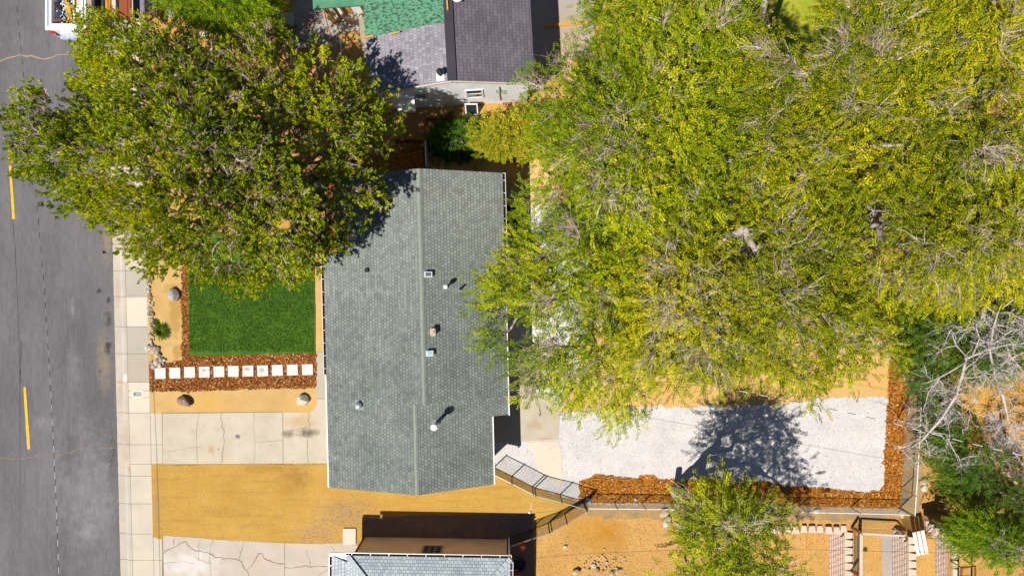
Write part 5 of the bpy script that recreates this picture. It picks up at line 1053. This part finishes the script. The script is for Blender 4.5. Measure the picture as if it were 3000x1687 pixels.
ELM = 'big elms filling the right half of the photo'; CON = 'dense conifers over the sidewalk and front yard'
GH = [(2190, 710, 84, .8), (2565, 655, 88, 1.15), (2350, 75, 98, 1.05), (2232, 40, 52, 1.8), (2030, 15, 62, .9), (2143, 550, 48, 1.7), (2520, 445, 56, .8), (2600, 425, 48, .7), (2690, 500, 46, 1.2), (2860, 352, 48, .8), (2553, 270, 44, 1.3), (1690, 570, 48, .8), (1730, 655, 44, .8), (2380, 995, 56, .7), (1800, 1085, 60, .5), (1610, 660, 50, 1.2), (1660, 960, 60, 1), (1980, 1060, 50, .5), (2290, 1130, 40, .5)]
ELM_OUT = [(1712, -200), (1700, 30), (1690, 60), (1705, 95), (1690, 140), (1610, 150), (1590, 200), (1520, 225), (1530, 290), (1510, 335), (1565, 360), (1580, 400), (1575, 440), (1540, 480), (1530, 560), (1535, 610), (1510, 640), (1520, 690), (1470, 715), (1490, 755), (1400, 760), (1430, 810), (1375, 870), (1385, 910), (1420, 960), (1405, 1000), (1435, 1050), (1490, 1050), (1505, 1110), (1530, 1175), (1570, 1165), (1610, 1150), (1650, 1200), (1700, 1240), (1730, 1300), (1765, 1290), (1850, 1235), (1880, 1190), (1960, 1150), (2060, 1165), (2160, 1110), (2240, 1130), (2330, 1150), (2425, 1195), (2455, 1125), (2530, 1115), (2560, 1060), (2640, 1050), (2660, 960), (2640, 900), (2790, 910), (3000, 880), (3200, 860), (3200, -200)]
CON_OUT = [(0, 350), (60, 300), (95, 240), (140, 265), (150, 300), (200, 300), (235, 290), (205, 245), (240, 195), (205, 150), (205, 105), (235, 90), (240, 45), (300, 38), (390, 50), (480, 62), (540, 100), (640, 120), (690, 100), (790, 60), (840, 90), (890, 150), (930, 110), (975, 120), (1000, 185), (1060, 180), (1090, 240), (1160, 300), (1200, 330), (1165, 370), (1150, 430), (1120, 520), (1165, 560), (1150, 610), (1090, 645), (1040, 690), (1010, 750), (950, 750), (930, 800), (860, 835), (800, 825), (740, 860), (690, 870), (640, 850), (560, 808), (520, 790), (450, 808), (415, 795), (395, 760), (350, 728), (365, 690), (300, 662), (240, 655), (160, 635), (135, 610), (140, 565), (60, 520), (75, 490), (40, 475), (55, 445), (10, 430)]
# front conifers
tree('conifer_tree', 'olive green conifer overhanging the street, its left tip reaching the photo edge', 'tree',
     [(0, 350), (60, 300), (95, 240), (140, 265), (150, 300), (200, 300), (260, 330), (350, 340), (470, 330), (620, 350), (760, 400), (850, 430), (880, 520), (940, 640), (945, 720), (930, 790), (860, 825), (800, 815), (740, 850), (690, 865), (640, 845), (560, 800), (520, 785), (450, 800), (415, 785), (395, 752), (350, 722), (365, 690), (300, 655), (240, 648), (160, 625), (135, 600), (140, 560), (60, 515), (75, 490), (40, 470), (55, 445), (10, 425)],
     (760, 610), 5.2, 9.4, 1050, 10, 'con_leaf', M['bark_con'], 21, 'con', holes=[(265, 455, 22), (240, 440, 14), (640, 500, 16), (730, 480, 14), (500, 570, 10), (330, 610, 9), (120, 640, 8)], thick=2.2, tr=.30, crad=.3, group=CON, hull=CON_OUT, fans=.5, twig='twig_con', limbs=9, sparse=1.1)
tree('conifer_tree', 'olive green conifer at the upper left, beside the truck and the timber frame', 'tree',
     [(205, 105), (235, 90), (240, 45), (300, 38), (390, 50), (480, 62), (540, 100), (580, 140), (640, 200), (700, 250), (740, 330), (740, 420), (640, 410), (520, 380), (400, 390), (300, 370), (235, 300), (205, 245), (240, 195), (205, 150)],
     (740, 410), 5.0, 8.6, 450, 9, 'con_leaf', M['bark_con'], 22, 'con', holes=[(405, 190, 22), (430, 270, 22, .8), (560, 260, 26, .9), (500, 320, 16)], thick=2.4, tr=.3, crad=.3, group=CON, hull=CON_OUT, fans=.35, twig='twig_con', limbs=7, sparse=.2)
tree('conifer_tree', 'looser yellow green conifer leaning over the north west corner of the main roof', 'tree',
     [(600, 150), (690, 100), (790, 60), (840, 90), (890, 150), (930, 110), (975, 120), (1000, 185), (1060, 180), (1090, 240), (1160, 300), (1200, 330), (1165, 370), (1150, 430), (1120, 520), (1165, 560), (1150, 610), (1090, 645), (1040, 690), (1010, 750), (950, 730), (900, 620), (860, 520), (800, 430), (720, 330), (640, 260)],
     (1000, 470), 5.4, 8.6, 470, 9, 'con_leaf', M['bark_con'], 23, 'con', holes=[(960, 220, 30, 1.3), (840, 200, 20), (900, 500, 26), (1090, 450, 26, .6), (900, 350, 16), (760, 230, 20), (1000, 600, 16), (880, 610, 16), (700, 170, 18)], thick=2.6, tr=.26, crad=.3, group=CON, hull=CON_OUT, fans=.5, twig='twig_con', limbs=8, tint0=.56, sparse=.1)
# elms
tree('elm_tree', 'broad elm beside the north house, upper middle of the photo', 'tree',
     [(1712, -60), (1700, 30), (1690, 60), (1705, 95), (1690, 140), (1610, 150), (1590, 200), (1520, 225), (1530, 290), (1500, 330), (1530, 400), (1545, 470), (1570, 600), (1700, 640), (1850, 660), (2000, 640), (2150, 590), (2230, 480), (2240, 300), (2225, 150), (2175, 60), (2165, -60)],
     (1800, 470), 6, 10.8, 720, 11, 'elm_leaf', M['bark_elm'], 31, holes=[(2030, 20, 34, 1.1), (1945, 230, 16), (1880, 110, 12)], tr=.32, group=ELM, hull=ELM_OUT, fans=.13, limbs=8, sparse=.45,
     extra_limbs=[([(2150, 610, 5.5), (2130, 560, 7.5), (2128, 520, 8.5), (2160, 470, 9.5), (2170, 440, 10.2)], [.2, .18, .16, .12, .07])])
tree('elm_tree', 'tall elm at the upper right corner, full of pale bare twigs', 'tree',
     [(2200, -60), (2230, 0), (2250, 130), (2275, 165), (2330, 175), (2400, 160), (2440, 100), (2440, 0), (2440, -60), (3080, -60), (3090, 420), (3010, 480), (2900, 500), (2780, 540), (2640, 560), (2500, 560), (2350, 570), (2230, 540), (2190, 400), (2200, 250)],
     (2330, 420), 6.5, 11, 860, 11, 'elm_leaf2', M['bark_elm'], 32, holes=[(2850, 350, 30, .8), (2990, 300, 26), (2930, 290, 16), (2500, 20, 18)], tr=.36, group=ELM, hull=ELM_OUT, fans=.17, limbs=9, sparse=.45,
     extra_limbs=[([(2150, 190, 4.5), (2215, 95, 7), (2232, 45, 8.4), (2255, -60, 10)], [.24, .2, .18, .12]), ([(2440, 500, 7.5), (2500, 458, 9), (2555, 425, 10.2), (2640, 425, 10.9)], [.2, .17, .13, .06]), ([(2545, 330, 7), (2552, 290, 9.5), (2555, 250, 10.6)], [.22, .18, .1]), ([(2250, 55, 5), (2262, 105, 8), (2285, 140, 9.3), (2310, 165, 10)], [.05, .06, .05, .02])])
tree('elm_tree', 'wide elm spreading over the east eave of the main roof and the white slab', 'tree',
     [(1540, 560), (1510, 640), (1520, 690), (1470, 715), (1490, 755), (1415, 760), (1440, 810), (1385, 870), (1400, 910), (1430, 960), (1415, 1000), (1445, 1050), (1490, 1045), (1505, 1110), (1530, 1175), (1570, 1165), (1610, 1150), (1650, 1200), (1700, 1240), (1730, 1300), (1765, 1290), (1850, 1225), (1880, 1190), (1960, 1110), (2010, 1010), (2040, 860), (2010, 700), (1930, 580), (1750, 540), (1620, 520)],
     (1800, 820), 5.4, 9.5, 600, 10, 'elm_leaf', M['bark_elm'], 33, holes=[(1590, 640, 32, 1.4), (1690, 560, 22), (1570, 520, 20), (1620, 850, 24, 1.2), (1600, 960, 22, 1.5), (1660, 950, 12), (1900, 1105, 36, .45)], tr=.34, group=ELM, hull=ELM_OUT, fans=.14, limbs=8, sparse=.25,
     extra_limbs=[([(1850, 730, 6), (1790, 700, 7.6), (1730, 665, 8.6), (1680, 636, 9)], [.13, .1, .07, .03])])
tree('elm_tree', 'elm with the big pruned grey fork showing in its crown, centre right', 'tree',
     [(1900, 590), (2050, 560), (2200, 520), (2340, 540), (2430, 620), (2470, 740), (2560, 850), (2640, 960), (2640, 1040), (2560, 1055), (2530, 1105), (2455, 1120), (2425, 1185), (2330, 1150), (2240, 1130), (2160, 1110), (2060, 1165), (1960, 1150), (1890, 1120), (1850, 1000), (1880, 850), (1930, 700)],
     (2040, 820), 5.8, 10.2, 700, 11, 'elm_leaf2', M['bark_elm'], 34, holes=[(2195, 705, 52, .75), (2120, 745, 22), (2000, 1115, 42, .4), (2560, 1000, 26, .5), (2040, 660, 16)], tr=.36, group=ELM, hull=ELM_OUT, fans=.22, limbs=9, sparse=.45,
     extra_limbs=[([(2060, 780, 4), (2075, 745, 8), (2095, 715, 8.8), (2135, 695, 9.4), (2165, 680, 9.8), (2182, 664, 10)], [.3, .2, .19, .18, .18, .17]), ([(2182, 664, 10), (2190, 695, 9.9), (2212, 728, 9.7), (2225, 770, 9.2), (2210, 790, 8.6)], [.17, .15, .14, .11, .07]), ([(2212, 726, 9.7), (2260, 710, 9.9), (2290, 715, 10)], [.1, .08, .02]), ([(2225, 745, 9.5), (2245, 790, 9.2), (2262, 830, 9)], [.08, .06, .02]), ([(2160, 690, 9.6), (2175, 712, 9.4), (2165, 735, 9)], [.08, .06, .03]),
       ([(2300, 940, 8.4), (2345, 980, 9.2), (2400, 1005, 9.2), (2440, 1050, 8.8)], [.09, .08, .06, .02]), ([(2182, 670, 9.9), (2225, 675, 10.1), (2250, 682, 10.2)], [.05, .04, .015])])
tree('elm_tree', 'golden tinted elm on the far right, with a sandy clearing at its left side', 'tree',
     [(2440, 560), (2560, 540), (2700, 520), (2850, 500), (3000, 460), (3090, 500), (3090, 850), (2990, 860), (2870, 880), (2790, 900), (2700, 880), (2620, 900), (2560, 860), (2480, 760), (2430, 660)],
     (2450, 690), 6, 10.4, 560, 11, 'elm_leaf2', M['bark_elm'], 35, holes=[(2560, 650, 62, 1.15), (2590, 570, 26), (2680, 490, 24), (2930, 690, 26), (2640, 540, 18)], tr=.3, group=ELM, hull=ELM_OUT, fans=.22, limbs=9, tint0=.53, sparse=.35,
     extra_limbs=[([(2480, 700, 3), (2530, 640, 4.5), (2545, 600, 5.5), (2600, 572, 7), (2690, 580, 8.2)], [.2, .17, .14, .11, .04]), ([(2480, 700, 3), (2500, 760, 5), (2520, 700, 6.5), (2570, 620, 7.4)], [.1, .08, .06, .02])])
# lower greenery at the right
tree('broadleaf_tree', 'darker green low tree tucked between the golden elm and the bare tree', 'tree',
     [(2620, 880), (2700, 860), (2860, 860), (3080, 850), (3080, 1080), (2960, 1100), (2850, 1090), (2760, 1130), (2720, 1180), (2680, 1140), (2640, 1060), (2590, 960)], (2700, 980), 2.6, 5.4, 300, 11, 'dark_leaf', M['bark_elm'], 41, holes=[(2830, 1140, 40)], tr=.16, fans=.05, limbs=6, thick=2, sparse=.6, tint0=.5)
tree('shrub', 'green shrub right of the side fence below the bare branches', 'shrub',
     [(2700, 1200), (2740, 1120), (2820, 1180), (2850, 1290), (2920, 1330), (2990, 1400), (3080, 1430), (3080, 1560), (2990, 1540), (2900, 1500), (2800, 1470), (2740, 1400), (2705, 1330), (2720, 1260)], (2790, 1350), 1.4, 3.2, 150, 9, 'dark_leaf', M['bark_elm'], 42, tr=.1, fans=.05, limbs=5, thick=1.2, crad=.35, sparse=.0, tint0=.62, holes=[(2860, 1320, 34)])
tree('shrub', 'bright green shrub near the right edge above the bare slope', 'shrub',
     [(2790, 1510), (2860, 1490), (2930, 1520), (2970, 1560), (3060, 1590), (3060, 1650), (2970, 1655), (2900, 1625), (2850, 1630), (2800, 1590), (2770, 1550)], (2880, 1545), 3, 4.3, 110, 11, 'bright_leaf', M['bark_elm'], 43, tr=.08, fans=.2, limbs=4, thick=1, crad=.35, zb=1.9, sparse=.3, droop=-.5)
tree('elm_tree', 'smaller elm at the bottom edge right of centre, casting shade on the gravel', 'tree',
     [(2005, 1385), (2050, 1395), (2080, 1370), (2110, 1380), (2140, 1350), (2170, 1400), (2230, 1425), (2290, 1450), (2340, 1490), (2310, 1560), (2330, 1620), (2400, 1680), (2380, 1780), (2200, 1850), (2000, 1830), (1880, 1720), (1880, 1650), (1960, 1620), (1945, 1560), (1930, 1520), (1985, 1490), (1975, 1430)],
     (1985, 1440), 5.6, 8.6, 280, 8, 'elm_leaf', M['bark_elm'], 36, inset=34, tr=.26, fans=.10, limbs=8, tint0=.5, sparse=.5, holes=[(1960, 1600, 20), (1930, 1650, 22)], thick=2.6, extra_limbs=[([(1972, 1428, 1.4), (1975, 1445, .8), (1992, 1470, 0)], [.17, .2, .24])])
tree('hedge', 'yellow green clipped hedge between the white house and the orange bark', 'hedge',
     [(1400, 372), (1440, 360), (1500, 355), (1600, 350), (1610, 430), (1560, 440), (1500, 440), (1440, 445), (1405, 430)], (1490, 400), 1.3, 1.8, 150, 18, 'hedge_leaf', M['bark_elm'], 51, kind='big', tr=.05, fans=0, limbs=6, thick=.6, crad=.25, trunk_h=.5, tint0=.55, scale=.8, sparse=2)
tree('shrub', 'dark green shrub in the shade at the left end of the hedge', 'shrub',
     [(1285, 390), (1310, 372), (1345, 370), (1420, 372), (1425, 432), (1380, 442), (1320, 440), (1275, 432), (1265, 415)], (1340, 410), .8, 1.3, 120, 22, 'dark_leaf', M['bark_elm'], 52, kind='big', tr=.05, fans=0, limbs=5, thick=.9, crad=.25, tint0=.45, scale=.8, sparse=2)
tree('broadleaf_tree', 'bright yellow green bush at the top edge above the conifers', 'tree',
     [(455, -30), (470, 18), (520, 25), (540, 30), (580, 45), (640, 72), (700, 80), (770, 60), (795, 20), (790, -40)], (680, 60), 2.4, 3.8, 190, 20, 'bright_leaf', M['bark_elm'], 53, tr=.1, fans=0, limbs=5, thick=1.3, crad=.4, tint0=.6, sparse=1)
# grass clump and little shrub in the front bed
def clump(name, px, py, label, cat, n, L, mat, seed, lean=(0, 0), flat=.5):
    rg = np.random.default_rng(seed); a = rg.uniform(0, 6.28, n); e = rg.uniform(flat, 1.3, n); l = rg.uniform(.5, 1, n) * L
    c = np.array(P(px, py, 0.01)) + np.stack([np.cos(a), np.sin(a), np.zeros(n)], 1) * rg.uniform(0, .06, (n, 1)); d = unit(np.stack([np.cos(a) + lean[0], np.sin(a) + lean[1], e], 1)); s = unit(np.cross(d, [0, 0, 1.0])) * .009
    m = c + d * l[:, None] * .55; d2 = unit(d + np.stack([np.zeros(n), np.zeros(n), -.9 * np.ones(n)], 1)); t = m + d2 * l[:, None] * .45
    V = np.concatenate([np.stack([c - s, c + s, m + s, m - s], 1), np.stack([m - s, m + s, t + s * .2, t - s * .2], 1)]); V[:, :, 2] = np.maximum(V[:, :, 2], .02)
    tag(quads_object(name, V, M[mat], np.concatenate([rg.uniform(0, 1, n)] * 2), loc=P(px, py, 0)), label, cat)
clump('grass_clump', 474, 972, 'spiky dark green grass clump on the sand beside the river stones', 'grass clump', 420, .62, 'dark_leaf', 5, (.35, .15))
clump('weed', 457, 944, 'small leafy green weed among the river stones', 'weed', 160, .24, 'dark_leaf', 6)
clump('weed', 2534, 1609, 'little green weed on the dirt between wall and gravel strip', 'weed', 60, .14, 'dark_leaf', 7)
clump('weed', 867, 80, 'tiny weed beside the hose coil', 'weed', 50, .12, 'bright_leaf', 8)
clump('dry_grass_tuft', 840, 92, 'golden dry grass tuft beside the pale slab', 'grass clump', 500, .5, 'hedge_leaf', 9)

# bare trees: recursive branching
def bare_tree(base, tips, label, seed, r0=.16, zb=0, dens=5, name='bare_tree'):
    rr = random.Random(seed); rg = np.random.default_rng(seed); root = empty(name, P(*base, zb), label, 'tree'); b = MB(); ends = []
    for path, rs in tips:
        pts = [Vector(P(*p)) for p in path]; rs = [r * .5 for r in rs]; b.tube(pts, rs, 8)
        for i, (a, c) in enumerate(zip(pts, pts[1:])):
            n = max(1, int((c - a).length / .42))
            for j in range(n):
                p = a.lerp(c, (j + rr.random()) / n); r = rs[min(i + 1, len(rs) - 1)]
                if r > .10 or rr.random() > .95: continue
                d = (c - a).normalized(); sd = (d * .5 + Vector((rr.gauss(0, .8), rr.gauss(0, .8), rr.gauss(.1, .4)))).normalized(); L = rr.uniform(.5, 1.3)
                q = [p]; dd = sd
                for s_ in range(4): dd = (dd + Vector((rr.gauss(0, .35), rr.gauss(0, .35), rr.gauss(0, .2)))).normalized(); q.append(q[-1] + dd * L / 4)
                b.tube(q, [min(r * .5, .03), .022, .016, .011, .005], 5, cap=False); ends += [(q[2], dd), (q[4], dd), (q[3], sd)]
    b.build('branches', M['bark_dead'], root, smooth=True)
    st = np.array([e[0] for e in ends]); dr = np.array([e[1] for e in ends]); V, t = twigs_quads(st, dr, rg, max(2, dens - 1), .75, .75, .3, .0075, 4, 2)
    quads_object('twigs', V, M['twig_dead'], t, parent=root); return root
bare_tree((2700, 1180), [([(2640, 1330, 2.5), (2700, 1290, 4), (2760, 1225, 5), (2800, 1160, 5.4), (2822, 1090, 5.7), (2832, 1040, 6)], [.05, .09, .11, .12, .13, .12]), ([(2700, 1180, 0), (2745, 1190, 2), (2800, 1160, 5.4)], [.2, .17, .13]),
    ([(2832, 1050, 6), (2890, 1025, 6.4), (2950, 1010, 6.6), (3020, 1000, 6.8)], [.1, .08, .06, .03]), ([(2828, 1060, 6), (2790, 1085, 6), (2745, 1110, 5.8), (2700, 1125, 5.4)], [.08, .07, .05, .02]), ([(2832, 1045, 6), (2800, 1010, 6.4), (2790, 980, 6.8), (2815, 965, 6.8)], [.07, .05, .04, .02]),
    ([(2850, 1040, 6.1), (2870, 990, 6.8), (2860, 960, 7), (2780, 955, 6.6)], [.07, .05, .04, .02]), ([(2750, 1110, 5.8), (2720, 1150, 5), (2705, 1200, 4.4), (2720, 1235, 4)], [.05, .04, .03, .01]), ([(2800, 1165, 5.4), (2840, 1200, 5), (2850, 1240, 4.6)], [.05, .03, .01]), ([(2690, 1265, 4), (2770, 1270, 4.2), (2800, 1330, 3.6), (2815, 1370, 3)], [.06, .05, .035, .01]), ([(2645, 1330, 2.6), (2650, 1300, 3), (2700, 1285, 4)], [.03, .03, .03])],
    'leafless pale tree whose limb runs down to the side fence', 61, dens=4)
bare_tree((2840, 1120), [([(2840, 1120, 0), (2900, 1080, 4), (2915, 1100, 5), (2938, 1160, 5), (2950, 1210, 4.6), (2955, 1250, 4)], [.2, .15, .13, .12, .09, .05]), ([(2915, 1100, 5), (2900, 1030, 6), (2910, 960, 6.8), (2930, 900, 7.2)], [.11, .1, .08, .03]),
    ([(2905, 1010, 6.2), (2960, 970, 6.8), (3020, 950, 7)], [.08, .06, .03]), ([(2905, 1020, 6.1), (2870, 1010, 6.4), (2840, 1000, 6.6)], [.06, .05, .02]), ([(2930, 1070, 5.6), (2980, 1040, 6), (3040, 1020, 6.4)], [.07, .06, .03]), ([(2920, 920, 7), (2880, 890, 7), (2850, 850, 7)], [.05, .04, .02]), ([(2940, 900, 7), (2990, 860, 7.4), (3040, 840, 7.6)], [.06, .05, .03]),
    ([(2950, 1030, 6), (3000, 1090, 5.6), (3040, 1130, 5)], [.06, .05, .03])], 'leafless grey tree with a dark bent trunk at the right edge', 62, dens=6)
bare_tree((2960, 1330), [([(2960, 1330, 0), (2955, 1290, 1.5), (2960, 1270, 2.4)], [.12, .1, .06]), ([(2955, 1290, 1.5), (2920, 1300, 1.8), (2890, 1330, 1.6)], [.06, .05, .02]), ([(2955, 1290, 1.5), (3000, 1280, 2), (3050, 1300, 2.2)], [.06, .05, .02]), ([(2960, 1310, 1.4), (2990, 1350, 1.6), (3020, 1400, 1.4)], [.06, .05, .02]), ([(2960, 1300, 1.4), (2940, 1350, 1.4), (2930, 1390, 1)], [.05, .04, .02]), ([(2980, 1260, 1.6), (3020, 1230, 2)], [.05, .03])],
    'tangled heap of grey brushwood at the right edge', 63, dens=12, name='brush_pile')

# litter and small stones strewn over the open ground
def litter(name, poly, n, z, mat, size, label, cat, seed):
    rg = np.random.default_rng(seed); poly = np.array(poly, float); q = rg.uniform(poly.min(0), poly.max(0), (n * 3, 2)); q = q[inpoly(q, poly)][:n]; m = len(q)
    c = np.stack([(q[:, 0] - 1500) * S, (843.5 - q[:, 1]) * S, np.full(m, z)], 1); a = rg.uniform(0, 6.28, m); l = size * rg.uniform(.4, 1.4, m) ** 1.5; w = l * rg.uniform(.35, .9, m)
    u = np.stack([np.cos(a), np.sin(a), rg.normal(0, .25, m)], 1) * l[:, None]; v = np.stack([-np.sin(a), np.cos(a), rg.normal(0, .25, m)], 1) * w[:, None]; c[:, 2] += l * .4
    tag(quads_object(name, np.stack([c - u, c - v, c + u, c + v], 1), M[mat], rg.uniform(0, 1, m), loc=(float(c[0, 0]), float(c[0, 1]), 0)), label, cat, None, 'stuff')
M['lit'] = leafmat('dry_leaf', [(0, (.10, .06, .03)), (.5, (.35, .22, .05)), (1, (.62, .42, .1))], .1); M['peb'] = leafmat('pebble', [(0, (.10, .07, .04)), (.5, (.34, .25, .14)), (1, (.56, .48, .36))], 0)
litter('dry_litter', [(1500, 1210), (2590, 1190), (2580, 1430), (1720, 1400), (1560, 1400)], 1500, .016, 'lit', .022, 'fallen leaves strewn on the white gravel', 'leaf litter', 1)
litter('pebbles', [(1570, 1480), (2420, 1510), (2420, 1700), (1570, 1700)], 3200, .0, 'peb', .019, 'small stones strewn over the dry south dirt', 'pebbles', 2)
litter('pebbles', [(450, 1362), (955, 1360), (970, 1440), (1560, 1430), (1600, 1490), (1050, 1520), (980, 1590), (700, 1580), (480, 1565)], 1300, .008, 'peb', .017, 'small stones on the orange sand', 'pebbles', 3)
litter('dry_litter', [(1010, 1460), (1110, 1480), (1080, 1520), (1045, 1600), (880, 1590), (900, 1540)], 1200, .008, 'peb', .02, 'dry straw and grit at the corner of the tan house', 'litter', 4)
litter('dry_litter', [(950, 0), (1060, 110), (1060, 420), (700, 420), (700, 100), (780, 0)], 2200, .01, 'lit', .03, 'dry leaves under the upper conifers', 'leaf litter', 5)
litter('dry_straw', [(2690, 1130), (3000, 1100), (3000, 1687), (2820, 1687), (2700, 1500)], 4500, .02, 'lit', .035, 'dry straw on the slope at the right edge', 'straw', 6)
litter('dry_litter', [(478, 1210), (955, 1210), (955, 1356), (478, 1356)], 160, .022, 'lit', .018, 'few dry leaves on the driveway', 'leaf litter', 7)
litter('dry_litter', [(280, 640), (338, 900), (342, 1250), (350, 1687), (320, 1687), (300, 1100)], 500, ZR + .002, 'peb', .016, 'grit along the gutter edge of the street', 'grit', 8)
litter('dry_litter', [(1560, 1070), (2600, 1070), (2600, 1190), (1600, 1200)], 500, .008, 'lit', .025, 'dry leaves on the back yard sand', 'leaf litter', 9)
